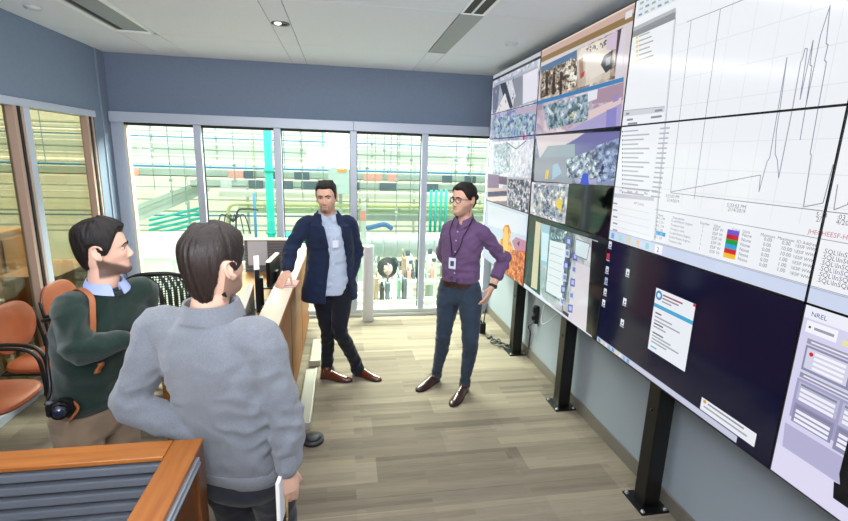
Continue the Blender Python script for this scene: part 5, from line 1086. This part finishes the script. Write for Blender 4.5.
# ---------------------------------------------------------------- man in the blue jacket
def cshell(bm, secs, thick, n=44, k=4, p=2.3):
    """open fronted garment: secs (center, Rv, F, a, bf, bb, edgeR, edgeL) edges = side offsets of the two flaps"""
    P = cr([list(c)+list(s)+list(f)+[a, bf, bb, eR, eL] for c, s, f, a, bf, bb, eR, eL in secs], k); O, I = [], []
    for q in P:
        c, s, f = V(q[:3]), V(q[3:6]).normalized(), V(q[6:9]).normalized(); a, bf, bb, eR, eL = q[9:]
        e = 2/p; thR = math.acos(max(-1, min(1, math.copysign(abs(eR/a)**(1/e), eR)))); thL = math.acos(max(-1, min(1, math.copysign(abs(eL/a)**(1/e), eL))))
        o_, i_ = [], []
        for j in range(n):
            t = thL+(2*PI-thL+thR)*j/(n-1); ct, st = math.cos(t), math.sin(t)
            for L_, d in ((o_, 0), (i_, thick)):
                L_.append(c+s*(a-d)*math.copysign(abs(ct)**e, ct)+f*((bf if st > 0 else bb)-d)*math.copysign(abs(st)**e, st))
        O.append(o_); I.append(i_)
    loft(bm, [o+i[::-1] for o, i in zip(O, I)], caps=False)
    bm.verts.ensure_lookup_table(); nv = len(bm.verts); m = 2*n; tot = len(P)*m
    for base in (nv-tot, nv-m):
        for j in range(n-1):
            a = [bm.verts[base+j], bm.verts[base+j+1], bm.verts[base+m-2-j], bm.verts[base+m-1-j]]
            try: bm.faces.new(a)
            except ValueError: pass
    return O
def build_blue():
    F = V((.16, -.987, 0)).normalized(); Rv = V((F.y, -F.x, 0)); Z = V((0, 0, 1))
    hip = V((-.105, 4.03, .91)); neck = V((-.130, 3.985, 1.492)); chest = hip.lerp(neck, .7)
    M = headM(neck+V((-.0, -.03, .030)), face((-.16, -.98)), -3, 3, 1.05)
    shR = neck+Rv*.175-Z*.07; shL = neck-Rv*.175-Z*.07
    elR, wrR = at(291, 248, 3.84), at(287.5, 271.5, 3.69); elL, wrL = at(356.5, 252, 4.10), at(349, 284, 4.0)
    hpR, hpL = hip+Rv*.09, hip-Rv*.09; knR, knL = at(328, 331, 4.02), at(340, 331, 3.90); anR, anL = V((-.155, 4.05, .10)), V((.115, 4.03, .10))
    skin = skinmat('skin_blue', 'd8a992', '9a5650', '2c1f1a')
    hd = (at(281, 281.5, 3.60)-wrR)
    def parts(bm):
        limb(bm, [(neck+V((0, .02, -.06)), .08), (neck+V((0, .012, .0)), .065), (neck+V((0, .0, .08)), .060), (neck+V((0, -.01, .13)), .05)], 4, 24)
        oloft(bm, [(hip-Z*.1, Rv, F, .12, .08, .09), (hip+Z*.1, Rv, F, .11, .08, .08), (chest, Rv, F, .13, .09, .09), (neck-Z*.05, Rv, F, .11, .06, .07)])
        limb(bm, [(shR, .045), (elR, .032), (wrR.lerp(elR, .15), .030), (wrR, .027)]); limb(bm, [(shL, .045), (elL, .035), (wrL, .026)])
        hand(bm, wrR, hd, V((.0, -.1, -1)), 1.04, (.18, .22, .25, .3), .12, .7, right=True, tcurl=.15); hand(bm, wrL, V((-.15, -.1, -1)), Rv, .9, (.2, .2, .2, .2), right=False)
        for h, k, a in ((hpR, knR, anR), (hpL, knL, anL)): limb(bm, [(h, .06), (k, .036), (a, .028), (a-Z*.05, .026)])
    def bd(p): return max(.25*jaw(p), .95*g2(p.x, p.z-.022, .026, .022)*(p.y > .05), .75*g2(p.x, p.z-.068, .024, .006)*(p.y > .07), .6*g2(abs(p.x)-.028, p.z-.045, .007, .022)*(p.y > .06))
    o = person('man in a navy jacket over a pale shirt leaning one hand on the console', (-.05, 4.03, 0), M, skin, [parts], bd)
    tm = clothmat('navy_trousers', '191c26', bump=.2)
    bm = BM(); oloft(bm, [(hip+Z*.07, Rv, F, .155, .105, .105), (hip, Rv, F, .172, .112, .12), (hip-Z*.09, Rv, F, .172, .108, .115), (hip-Z*.14, Rv, F, .12, .08, .09)])
    for h, k, a in ((hpR, knR, anR), (hpL, knL, anL)):
        limb(bm, [(h+Z*.02, .09), (h.lerp(k, .3), .096), (h.lerp(k, .65), .082), (k, .066), (k.lerp(a, .4), .062), (k.lerp(a, .8), .056), (a+Z*.0, .056), (a-Z*.045, .060)], 5, 28)
    fuse('trousers', bm, tm, o, .007, 5, disp=wr(.012, 9, 6, zones(.4, [(knR, .14, 1), (knL, .14, 1), (anR, .14, 1.2), (anL, .14, 1.2)])))
    # pale shirt
    sm_ = clothmat('pale_shirt', 'bcc8dc', bump=.15, sheen=.05)
    bm = BM(); S = [(hip-Z*.10, .165, .135, .10), (hip, .165, .135, .11), (hip+Z*.16, .155, .128, .105), (chest-Z*.04, .165, .128, .11), (chest+Z*.08, .168, .112, .11), (neck-Z*.06, .14, .082, .09), (neck-Z*.01, .09, .068, .074), (neck+Z*.025, .070, .062, .066)]
    oloft(bm, [(c, Rv, F-Z*(.55 if k >= 6 else (.25 if k == 5 else 0)), a, f, b_) for k, (c, a, f, b_) in enumerate(S)]); fuse('shirt', bm, sm_, o, .007, 3, disp=wr(.010, 9, 9))
    bm = BM(); nk = neck+Z*.03
    for s in (-1, 1):
        G = []
        for q in range(9):
            a = q/8*PI*.93; d2 = (-F*math.cos(a)+Rv*s*math.sin(a)).normalized(); u_ = q/8; G.append((nk+d2*(.068+.012*u_)+Z*(.030-.062*u_**2), nk+d2*(.078+.022*u_**2)+Z*(.002-.085*u_**2)))
        vs_ = [[bm.verts.new(a) for a in g] for g in G]
        for a, b_ in zip(vs_, vs_[1:]): bm.faces.new((a[0], b_[0], b_[1], a[1])).smooth = True
    solid(bm, .004); obj('collar', bm, sm_, o, smooth='auto')
    P = [(hip-Z*.09, .138), (hip, .138), (hip+Z*.16, .131), (chest-Z*.04, .131), (chest+Z*.08, .116), (neck-Z*.05, .085)]
    bm = BM(); vs_ = [[bm.verts.new(c+F*r+Rv*s*.014) for s in (-1, 1)] for c, r in P]
    for a, b_ in zip(vs_, vs_[1:]): bm.faces.new((a[0], a[1], b_[1], b_[0]))
    solid(bm, .003); obj('placket', bm, sm_, o, smooth='auto')
    for t in (.15, .32, .5, .68, .85): c = hip.lerp(neck, t); bm = BM(); r = .137-.02*max(0, t-.6)/.3; cyl(bm, c+F*r, c+F*(r+.004), .0055, n=10); obj('button', bm, mat('button_pale', 'e8ecf4', .3), o)
    # jacket
    jm = clothmat('navy_jacket', '1d2842', bump=.3, bscale=420, sheen=.1); bm = BM()
    S = [(hip-Z*.155+Rv*.02, .246, .170, .150, .055, -.175), (hip-Z*.06+Rv*.018, .238, .165, .148, .055, -.165), (hip+Z*.1+Rv*.012, .212, .152, .132, .04, -.135), (hip+Z*.25+Rv*.006, .204, .152, .130, .03, -.115), (chest, .202, .15, .135, .04, -.10), (chest+Z*.09, .196, .132, .130, .055, -.085), (neck-Z*.065, .165, .105, .115, .062, -.075), (neck-Z*.02, .120, .082, .095, .062, -.066), (neck+Z*.02, .092, .072, .082, .062, -.062)]
    O = cshell(bm, [(c, Rv, F, a, f, b_, e1, e2) for c, a, f, b_, e1, e2 in S], .018)
    for s, e, w_, sg in ((shR, elR, wrR, 1), (shL, elL, wrL, -1)):
        limb(bm, [(s.lerp(neck-Z*.08, .35), .070), (s, .070), (s.lerp(e, .35), .070), (s.lerp(e, .8), .062), (e, .062), (e.lerp(w_, .45), .054), (e.lerp(w_, .88), .046)], 5, 28)
    jk = fuse('jacket', bm, jm, o, .0065, 3, disp=wr(.013, 9, 21, zones(.35, [(elR, .18, 1.1), (elL, .16, 1.1), (hip+Z*.1, .18, .5)])))
    # lapels and collar
    nlev = len(O); bm = BM()
    for side in (-1, 0):
        G = []
        for j in range(int(nlev*.44), nlev):
            o_ = O[j]; t = (j-nlev*.44)/(nlev*.56); w = .005+.075*ss(t, 0, .55)*(1-.45*ss(t, .8, 1)); seq = o_ if side == 0 else o_[::-1]; acc = 0; p = seq[0]; k = 0
            while acc < w and k < len(seq)-2: acc += (seq[k+1]-seq[k]).length; k += 1
            mid = seq[k//2]; out = seq[k]; cen = S[4][0]; up_ = lambda q: (V((q.x, q.y, 0))-V((neck.x, neck.y, 0))).normalized()
            G.append([seq[0]+up_(seq[0])*.010, mid+up_(mid)*.014, out+up_(out)*.011])
        vs_ = [[bm.verts.new(a) for a in g] for g in G]
        for a, b_ in zip(vs_, vs_[1:]):
            for k in range(2): bm.faces.new((a[k], b_[k], b_[k+1], a[k+1])).smooth = True
    bmesh.ops.recalc_face_normals(bm, faces=bm.faces[:]); solid(bm, .005); obj('lapel', bm, jm, jk, smooth='auto')
    bm = BM(); G = []
    for q in range(21):
        a = (q/20-.5)*2*PI*.60; d2 = (-F*math.cos(a)+Rv*math.sin(a)).normalized(); G.append([nk+d2*.082+Z*.006, nk+d2*.088+Z*.009, nk+d2*(.118)-Z*.042])
    vs_ = [[bm.verts.new(a) for a in g] for g in G]
    for a, b_ in zip(vs_, vs_[1:]):
        for k in range(2): bm.faces.new((a[k], b_[k], b_[k+1], a[k+1])).smooth = True
    solid(bm, .005); obj('jacket_collar', bm, jm, jk, smooth='auto')
    # badge clipped on the shirt
    c = hip.lerp(neck, .62)+F*.145-Rv*.03; bm = BM(); prism(bm, [c-Rv*.024-Z*.03, c+Rv*.024-Z*.03, c+Rv*.024+Z*.03, c-Rv*.024+Z*.03], F*.003); tube(bm, [c+Z*.03, c+Z*.06+F*.001], .003, k=1, n=6); obj('badge', bm, mat('badge_pale', 'e4e8f2', .3), o)
    st = dict(line=[(0, .184), (30, .187), (44, .180), (54, .164), (64, .146), (74, .110), (86, .090), (94, .104), (102, .140), (114, .135), (126, .085), (145, .045), (180, .035)], side=.007, top=.014, front=.004, fx=14, fz=22, seed=8)
    bm = BM(); add_hair(bm, M, st); fuse('hair', bm, hairdk, o, .0042, 1); eyes(M, o, (-.12, 1, -.05)); brows(M, o, hairdk, .0040, -.002)
    sm2 = mat('shoe_tan', '5e2c19', .22, spec=.6, coat=.4); sl = mat('sole_dark', '120d0c', .6)
    for heel, toe, a in ((atz(321, 377, 0), atz(352, 381.5, 0), anR), (V((.085, 4.075, .0)), atz(381, 381, 0)+V((0, 0, .0)), anL)):
        bm = BM(); shoe(bm, heel, toe, w=.045); d_ = (toe-heel).normalized(); limb(bm, [(heel+d_*.065+Z*.04, .036), (heel+d_*.06+Z*.085, .036)], 2, 18)
        b_ = fuse('shoe', bm, sm2, o, .005, 3); bm = BM(); soleplate(bm, heel, toe, .046); obj('sole', bm, sl, b_)
        bm = BM(); s_ = V((d_.y, -d_.x, 0))
        for k in range(4): c = heel+d_*(.12+.018*k)+Z*(.092-.0085*k); tube(bm, [c-s_*.014, c+Z*.004, c+s_*.014], .002, k=3, n=6)
        obj('laces', bm, mat('laces_brown', '2a130b', .6), b_)
    # notebook on the ledge under the hand
    c = atz(291, 283.5, LZ+.008); t = thing('notebook', 'small red notebook under the blue jacket man\'s hand on the console ledge', 'notebook', (c.x, c.y, LZ)); d = V((.1, 1, 0)).normalized(); s = V((1, -.1, 0)).normalized()
    def sl_(name, h0, h1, gx, m): bm = BM(); p = V((c.x, c.y, LZ+h0)); prism(bm, [p-s*(.055-gx)-d*(.085-gx), p+s*(.055-gx)-d*(.085-gx), p+s*(.055-gx)+d*(.085-gx), p-s*(.055-gx)+d*(.085-gx)], (0, 0, h1-h0)); obj(name, bm, m, t)
    rc = mat('red_cover', 'a8262c', .4); sl_('pages', .002, .012, .003, mat('page_white', 'f2efe8', .7)); sl_('cover', .012, .0145, 0, rc); sl_('back_cover', 0, .002, 0, rc)
build_blue()
# ---------------------------------------------------------------- man in the grey sweater, seen from behind
def build_grey():
    F = V((.36, .93, 0)).normalized(); Rv = V((F.y, -F.x, 0)); Z = V((0, 0, 1))
    hip = V((-.385, 1.66, .86)); neck = V((-.462, 1.635, 1.445)); chest = hip.lerp(neck, .68)
    M = headM(V((-.425, 1.655, 1.497)), face((.52, .85)), 4, 0, 1.03)
    shR = neck+Rv*.195-Z*.07; shL = neck-Rv*.205-Z*.065
    elR, wrR = at(287, 422, 1.55), at(287, 470, 1.50); elL, wrL = at(131, 404, 1.66), V((-.50, 1.60, .99))
    hpR, hpL = hip+Rv*.09, hip-Rv*.09; knR, knL = V((-.26, 1.70, .48)), V((-.42, 1.72, .48)); anR, anL = V((-.25, 1.66, .10)), V((-.43, 1.70, .10))
    skin = skinmat('skin_grey', 'd8ac96', 'b07068', '4a352c')
    def parts(bm):
        limb(bm, [(neck+V((0, .0, -.06)), .08), (neck+V((.0, .005, .0)), .064), (neck+V((.012, .008, .07)), .060), (neck+V((.02, .01, .12)), .055)], 4, 24)
        oloft(bm, [(hip-Z*.1, Rv, F, .12, .08, .09), (hip+Z*.1, Rv, F, .11, .08, .08), (chest, Rv, F, .13, .09, .09), (neck-Z*.05, Rv, F, .11, .06, .07)])
        limb(bm, [(shR, .045), (elR, .032), (wrR.lerp(elR, .15), .028), (wrR, .026)]); limb(bm, [(shL, .045), (elL, .034), (wrL, .026)])
        hand(bm, wrR, V((.03, .05, -1)), F*.7-Rv*.7, 1.0, (.35, .4, .45, .5), .03, .45, right=True); hand(bm, wrL, V((.7, .1, -.7)), V((0, -.3, -1)), .9, (.3, .35, .4, .4), right=False)
        for h, k, a in ((hpR, knR, anR), (hpL, knL, anL)): limb(bm, [(h, .06), (k, .036), (a, .028), (a-Z*.05, .026)])
    o = person('man in a light grey sweater seen from behind, standing at the near partition', (-.36, 1.66, 0), M, skin, [parts], lambda p: .6*jaw(p))
    tm = clothmat('charcoal_trousers', '23252c', bump=.25)
    bm = BM(); oloft(bm, [(hip+Z*.09, Rv, F, .155, .10, .11), (hip, Rv, F, .170, .105, .125), (hip-Z*.09, Rv, F, .172, .105, .13), (hip-Z*.14, Rv, F, .12, .08, .09)])
    for h, k, a in ((hpR, knR, anR), (hpL, knL, anL)):
        limb(bm, [(h+Z*.02, .09), (h.lerp(k, .25), .094), (h.lerp(k, .6), .08), (k, .066), (k.lerp(a, .4), .062), (a, .055), (a-Z*.05, .056)], 5, 28)
    fuse('trousers', bm, tm, o, .007, 5, disp=wr(.008, 8, 4))
    # sweater
    sm_ = clothmat('grey_knit', '72757c', bump=.5, bscale=700, var=.10, vscale=160, sheen=.3)
    bm = BM(); hb = lambda t: hip.lerp(neck, t)
    S = [(hb(-.085), .172, .118, .128), (hb(.02), .176, .120, .132), (hb(.06), .178, .124, .134), (hb(.2), .180, .122, .126), (hb(.38), .196, .122, .126), (hb(.6), .212, .125, .128), (hb(.74), .202, .115, .130), (hb(.84), .195, .092, .115), (hb(.92), .150, .078, .098), (hb(.97), .105, .072, .085), (hb(1.01), .082, .070, .078)]
    oloft(bm, [(c, Rv, F, a, f, b_) for c, a, f, b_ in S], 5, 56)
    for s, e, w_, in ((shR, elR, wrR), (shL, elL, wrL)):
        limb(bm, [(s.lerp(hb(.8), .4), .085), (s, .074), (s.lerp(e, .35), .070), (s.lerp(e, .8), .062), (e, .063), (e.lerp(w_, .4), .056), (e.lerp(w_, .8), .045), (w_.lerp(e, .06), .038)], 5, 32)
    z = zones(.22, [(elR.lerp(shR, .15), .16, 1.0), (shR-Z*.12-Rv*.06, .11, 1.0), (shL-Z*.14+Rv*.05, .12, .9), (elL, .16, 1.0), (hb(.25)+Rv*.1, .17, .9), (hb(.25)-Rv*.08, .14, .6), (wrR, .08, .8)])
    sw = fuse('sweater', bm, sm_, o, .0065, 3, disp=wr(.015, 10.5, 31, z))
    # hem band, cuff and the standing zip collar
    bm = BM(); loft(bm, [oring(hb(t), Rv, F, a, f, b_, 56) for t, a, f, b_ in ((-.075, .174, .116, .126), (-.07, .180, .121, .131), (.02, .183, .123, .135), (.025, .178, .120, .131))]); obj('hem_band', bm, sm_, o, smooth=True)
    d = (wrR-elR).normalized(); bm = BM(); limb(bm, [(wrR-d*.055, .040), (wrR-d*.03, .040), (wrR-d*.006, .038)], 2, 24); obj('cuff', bm, sm_, o)
    bm = BM(); G = []
    for q in range(33):
        a = (q/32-.5)*2*PI*.95; d2 = (-F*math.cos(a)+Rv*math.sin(a)).normalized(); fr = ss(abs(a), 1.7, 2.9); c = neck+V((.006, .005, 0)); G.append([c+d2*.084-Z*.02, c+d2*.080+Z*.015, c+d2*(.079+.004*fr)+Z*(.045-.002*fr), c+d2*(.086+.02*fr)+Z*(.048-.005*fr), c+d2*(.092+.030*fr)+Z*(.022-.02*fr), c+d2*(.099+.030*fr)+Z*(-.012-.02*fr)])
    vs_ = [[bm.verts.new(a) for a in g] for g in G]
    for a, b_ in zip(vs_, vs_[1:]):
        for k in range(5): bm.faces.new((a[k], b_[k], b_[k+1], a[k+1])).smooth = True
    solid(bm, .006); cl_ = obj('collar', bm, sm_, o, smooth='auto')
    st = dict(line=[(0, .178), (30, .184), (44, .174), (54, .160), (66, .138), (76, .108), (86, .098), (94, .115), (102, .145), (112, .136), (124, .075), (145, .025), (180, .015)], side=.018, top=.022, front=.010, nape=.008, fx=16, fz=4, seed=14, zmin=.0)
    bm = BM(); add_hair(bm, M, st); fuse('hair', bm, hairbr, o, .004, 1); eyes(M, o); brows(M, o, hairbr)
    bt = mat('shoe_black', '15130f', .3)
    for a in (anR, anL): bm = BM(); heel = V((a.x-.01, a.y-.06, 0)); shoe(bm, heel, heel+F*.29, w=.046); limb(bm, [(heel+F*.06+Z*.05, .036), (heel+F*.06+Z*.09, .036)], 2, 16); b_ = fuse('shoe', bm, bt, o, .006, 2); bm = BM(); soleplate(bm, heel, heel+F*.29, .047); obj('sole', bm, mat('sole_dark', '120d0c', .6), b_)
    # notepad and pen held in the right hand
    c = wrR+V((-.02, -.02, -.085)); t = thing('notepad', 'small white notepad with dark back cover held in the grey sweater man\'s hand', 'notepad', (c.x, c.y, c.z-.09))
    nrm = V((.98, -.10, 0)).normalized(); u = nrm.cross(Z).normalized()
    def pad(name, n0, n1, m, g=0): bm = BM(); w_, h = .05-g, .085-g; prism(bm, [c-u*w_-Z*h+nrm*n0, c+u*w_-Z*h+nrm*n0, c+u*w_+Z*h+nrm*n0, c-u*w_+Z*h+nrm*n0], nrm*(n1-n0)); obj(name, bm, m, t)
    pad('pages', -.006, .006, mat('page_white', 'f2efe8', .7), .002); pad('cover', -.008, -.006, blackm); pad('front_sheet', .006, .0075, mat('pad_pale', 'dfe2ea', .5))
    bm = BM(); p = c+nrm*.0135-u*.03; cyl(bm, p-Z*.105+u*.015, p+Z*.05, .0042, n=10); cyl(bm, p-Z*.118+u*.017, p-Z*.105+u*.015, .0015, .0042, n=10); tag(obj('pen', bm, mat('pen_tan', 'c9a36a', .3)), 'thin pen held against the white notepad', 'pen')
build_grey()
# ---------------------------------------------------------------- man in the green sweater
def build_green():
    F = V((.80, -.60, 0)).normalized(); Rv = V((F.y, -F.x, 0)); Z = V((0, 0, 1))
    hip = V((-1.15, 2.20, .83)); neck = V((-1.035, 2.19, 1.40)); chest = hip.lerp(neck, .68)
    M = headM(V((-1.02, 2.19, 1.452)), face((.92, .34)), 2, 0, .97)
    shR = neck+Rv*.150-Z*.060; shL = neck-Rv*.155-Z*.055
    elR, wrR = at(79, 350, 1.98), at(131, 339, 2.06); elL, wrL = at(143, 316, 2.36), at(150, 332, 2.16)
    hpR, hpL = hip+Rv*.09, hip-Rv*.09; knR, knL = V((-1.17, 2.12, .46)), V((-1.09, 2.28, .46)); anR, anL = V((-1.21, 2.10, .10)), V((-1.12, 2.29, .10))
    skin = skinmat('skin_green', 'daae98', 'b2746a', '2a1d18')
    def parts(bm):
        limb(bm, [(neck+V((-.01, .0, -.06)), .055), (neck+V((-.008, .0, .0)), .060), (neck+V((-.002, .0, .06)), .058), (neck+V((.0, .0, .12)), .054)], 4, 24)
        oloft(bm, [(hip-Z*.1, Rv, F, .12, .08, .09), (hip+Z*.1, Rv, F, .11, .08, .08), (chest, Rv, F, .13, .09, .09), (neck-Z*.05, Rv, F, .11, .06, .07)])
        limb(bm, [(shR, .045), (elR, .034), (wrR, .026)]); limb(bm, [(shL, .045), (elL, .034), (wrL, .026)])
        hand(bm, wrR, V((.75, .65, .0)), V((-.3, .6, -.5)), .98, (.3, .35, .4, .4), right=True); hand(bm, wrL, V((.3, -.9, .05)), V((-.7, -.2, -.4)), .98, (.3, .35, .4, .4), right=False)
        for h, k, a in ((hpR, knR, anR), (hpL, knL, anL)): limb(bm, [(h, .06), (k, .036), (a, .028), (a-Z*.05, .026)])
    o = person('bearded man in a dark green sweater and khaki trousers, in profile at the left', (-1.15, 2.2, 0), M, skin, [parts], lambda p: .85*jaw(p, .03))
    tm = clothmat('khaki', '8d7a66', bump=.25)
    bm = BM(); oloft(bm, [(hip+Z*.12, Rv, F, .150, .10, .10), (hip+Z*.02, Rv, F, .166, .108, .118), (hip-Z*.09, Rv, F, .172, .108, .12), (hip-Z*.14, Rv, F, .12, .08, .09)])
    for h, k, a in ((hpR, knR, anR), (hpL, knL, anL)):
        limb(bm, [(h+Z*.02, .09), (h.lerp(k, .25), .098), (h.lerp(k, .6), .085), (k, .072), (k.lerp(a, .4), .068), (a, .06), (a-Z*.05, .06)], 5, 28)
    fuse('trousers', bm, tm, o, .007, 5, disp=wr(.014, 8, 14, zones(.5, [(hip-Z*.05, .2, .7)])))
    sm_ = clothmat('green_knit', '1a2c25', bump=.5, bscale=700, var=.18, vscale=160, sheen=.25); hb = lambda t: hip.lerp(neck, t)
    bm = BM(); S = [(hb(.03), .162, .118, .118), (hb(.1), .170, .125, .122), (hb(.25), .170, .130, .120), (hb(.4), .176, .130, .122), (hb(.6), .190, .130, .130), (hb(.74), .196, .115, .126), (hb(.84), .188, .090, .106), (hb(.92), .140, .076, .090), (hb(.97), .098, .070, .080), (hb(.995), .084, .068, .076)]
    oloft(bm, [(c, Rv, F, a, f, b_) for c, a, f, b_ in S], 5, 56)
    for s, e, w_ in ((shR, elR, wrR), (shL, elL, wrL)):
        limb(bm, [(s.lerp(hb(.8), .4), .075), (s, .066), (s.lerp(e, .35), .068), (s.lerp(e, .8), .062), (e, .062), (e.lerp(w_, .5), .052), (w_.lerp(e, .12), .040)], 5, 32)
    fuse('sweater', bm, sm_, o, .0065, 3, disp=wr(.016, 7, 41, zones(.25, [(elR, .16, 1), (elL, .14, 1), (hb(.2), .2, .8), (shR-Z*.1, .1, .8)])))
    bm = BM(); loft(bm, [oring(hb(t), Rv, F, a, f, b_, 56) for t, a, f, b_ in ((.018, .156, .112, .112), (.02, .164, .120, .12), (.11, .172, .127, .124), (.115, .168, .123, .12))]); obj('hem_band', bm, sm_, o, smooth=True)
    bm = BM(); tube(bm, [neck+(Rv*math.cos(a)*.076+F*math.sin(a)*.070)+Z*(-.004-.022*math.sin(a)) for a in [q*PI/10 for q in range(21)]], .010, k=2, n=10); obj('neckband', bm, sm_, o)
    cm_ = clothmat('collar_blue', '9aa6d8', bump=.15); bm = BM(); G = []
    for q in range(25):
        a = (q/24-.5)*2*PI*.93; d2 = (-F*math.cos(a)+Rv*math.sin(a)).normalized(); fr = abs(q/12-1); G.append([neck+d2*.070-Z*.01, neck+d2*.067+Z*(.045-.025*fr), neck+d2*(.071)+Z*(.046-.025*fr), neck+d2*(.084+.016*fr*fr)+Z*(.005-.03*fr*fr)])
    vs_ = [[bm.verts.new(a) for a in g] for g in G]
    for a, b_ in zip(vs_, vs_[1:]):
        for k in range(3): bm.faces.new((a[k], b_[k], b_[k+1], a[k+1])).smooth = True
    solid(bm, .004); obj('shirt_collar', bm, cm_, o, smooth='auto')
    d = (wrL-elL).normalized(); bm = BM(); limb(bm, [(wrL-d*.03, .036), (wrL-d*.004, .035)], 2, 24); obj('shirt_cuff', bm, cm_, o)
    st = dict(line=[(0, .186), (28, .192), (42, .184), (54, .168), (64, .144), (72, .116), (82, .090), (92, .098), (100, .138), (112, .134), (124, .08), (145, .035), (180, .025)], side=.013, top=.024, front=.012, nape=.003, fx=14, fz=16, seed=24, zmin=.01)
    bm = BM(); add_hair(bm, M, st); fuse('hair', bm, hairdk, o, .004, 1); eyes(M, o, (0, 1, 0)); brows(M, o, hairdk)
    bt = mat('shoe_black', '15130f', .3)
    for a in (anR, anL): bm = BM(); heel = V((a.x, a.y, 0))-F*.06; shoe(bm, heel, heel+F*.29, w=.046); limb(bm, [(heel+F*.06+Z*.05, .036), (heel+F*.06+Z*.09, .036)], 2, 16); b_ = fuse('shoe', bm, bt, o, .006, 2); bm = BM(); soleplate(bm, heel, heel+F*.29, .047); obj('sole', bm, mat('sole_dark', '120d0c', .6), b_)
    # camera on its strap, hanging at the hip
    c = at(60, 407, 1.98); t = thing('camera', 'black photo camera hanging at the green sweater man\'s hip', 'camera', c-Z*.06); Z0 = Z
    a1 = V((.9, .43, 0)).normalized()*.78; a2 = V((.43, -.9, 0)).normalized()*.78; Z = Z*.78
    bm = BM(); prism(bm, [c-a1*.06-a2*.022-Z*.04, c+a1*.06-a2*.022-Z*.04, c+a1*.06-a2*.022+Z*.03, c+a1*.03-a2*.022+Z*.045, c-a1*.01-a2*.022+Z*.045, c-a1*.02-a2*.022+Z*.032, c-a1*.06-a2*.022+Z*.03], a2*.044); bmesh.ops.bevel(bm, geom=bm.edges[:], offset=.006, segments=2, affect='EDGES'); obj('body', bm, blackm, t)
    bm = BM(); p = c+a2*.02; cyl(bm, p, p+a2*.03, .032, n=28); cyl(bm, p+a2*.03, p+a2*.055, .029, n=28); obj('lens', bm, mat('lens_black', '0c0d10', .25), t)
    bm = BM(); cyl(bm, p+a2*.0551, p+a2*.057, .023, n=28); obj('lens_glass', bm, mat('lens_glass', '20283c', .05, spec=.9), t)
    bm = BM(); cyl(bm, c-a1*.04+Z*.03, c-a1*.04+Z*.042, .012, n=16); obj('dial', bm, mat('dial_grey', '5a5a5e', .4), t)
    lb = mat('strap_tan', '9a5a34', .5); off = -F*.0
    # tan strap over the near shoulder
    bm = BM(); sh = neck+Rv*.095-Z*.012
    P = [hb(.7)+Rv*.11-F*.135, hb(.86)+Rv*.105-F*.115, sh+Z*.004-F*.055, sh+Z*.022, sh+F*.062-Z*.012, hb(.86)+Rv*.105+F*.108, hb(.72)+Rv*.11+F*.130, hb(.58)+Rv*.115+F*.132]
    def band(bm, P, w, th, side):
        Q = [V(q) for q in cr([list(p) for p in P], 6)]; rr = []
        for i, q in enumerate(Q):
            tg = (Q[min(i+1, len(Q)-1)]-Q[max(0, i-1)]).normalized(); s = (side-tg*side.dot(tg)).normalized(); n_ = tg.cross(s); rr.append([q-s*w+n_*th, q+s*w+n_*th, q+s*w-n_*th, q-s*w-n_*th])
        loft(bm, rr)
    band(bm, P, .011, .0025, Rv); st_ = obj('strap', bm, lb, t, smooth='auto')
    e1 = at(101, 366, 2.02); bm = BM(); band(bm, [e1+Z*.02, e1, e1-Z*.02+V((-.012, 0, -.0)), e1-Z*.04+V((-.018, 0, 0))], .012, .003, Rv); obj('strap_tab', bm, lb, st_)
    bm = BM(); band(bm, [hb(.60)+Rv*.17-F*.10, at(47, 335, 2.1), at(47.5, 365, 2.08), at(50, 390, 2.04), c-a1*.055+Z*.03], .007, .002, V((.9, .3, 0))); obj('strap', bm, blackm, t)
    bm = BM(); tube(bm, [c+a1*.06+Z*.01, c+a1*.075-Z*.03, c+a1*.05-Z*.07, c+a1*.03-Z*.09], .006, k=3, n=8); obj('strap_end', bm, lb, t)
build_green()
# ================================================================ light
def area(name, loc, sx, sy, power, col=(1, 1, 1), rot=(0, 0, 0)):
    l = bpy.data.lights.new(name, 'AREA'); l.shape = 'RECTANGLE'; l.size = sx; l.size_y = sy; l.energy = power; l.color = col
    o = bpy.data.objects.new(name, l); C.objects.link(o); o.location = loc; o.rotation_euler = rot; return o
area('ceiling_fill', (-.6, -.9, ZC-.03), 2.4, 1.6, 38, (1, .98, .95))  # unseen fill lights added under the ceiling, no fixtures there
area('ceiling_fill', (-.3, 2.3, ZC-.03), 3.2, .5, 38, (1, .98, .95))
area('ceiling_fill', (-.2, 4.3, ZC-.03), 2.6, .3, 14, (1, .98, .95))
area('flash', (-.1, -.3, 2.35), .6, .4, 22, (1, .98, .97), (math.radians(80), 0, math.radians(-6)))
area('bounce_fill', (-.3, -.6, 1.9), 1.2, 1.2, 165, (.88, .94, 1), (math.radians(155), 0, 0))  # unseen upward light added to brighten the ceiling like bounced flash
area('next_room_fill', (-5.5, 2.5, 3.05), 3, 3, 70, (1, .97, .85))  # unseen light added to brighten the room behind the left windows
area('hall_area_light', (-2, 13, 8.7), 30, 10, 3700, (1, .99, .96))
area('hall_area_light', (-2, 7.5, 6.5), 30, 1.5, 1500, (1, 1, .96), (math.radians(60), 0, 0))
area('hall_area_light', (-.3, 7.4, 3.5), 6, 1.0, 1900, (1, .96, .86), (math.radians(-58), 0, 0))  # unseen light added near the glass to brighten the far floor
w = bpy.data.worlds.new('world'); bpy.context.scene.world = w; w.use_nodes = True; w.node_tree.nodes['Background'].inputs[0].default_value = (.75, .8, .85, 1); w.node_tree.nodes['Background'].inputs[1].default_value = .4
vs = bpy.context.scene.view_settings; vs.view_transform = 'Standard'; vs.look = 'None'; vs.exposure = 0; vs.gamma = 1; vs.use_curve_mapping = False
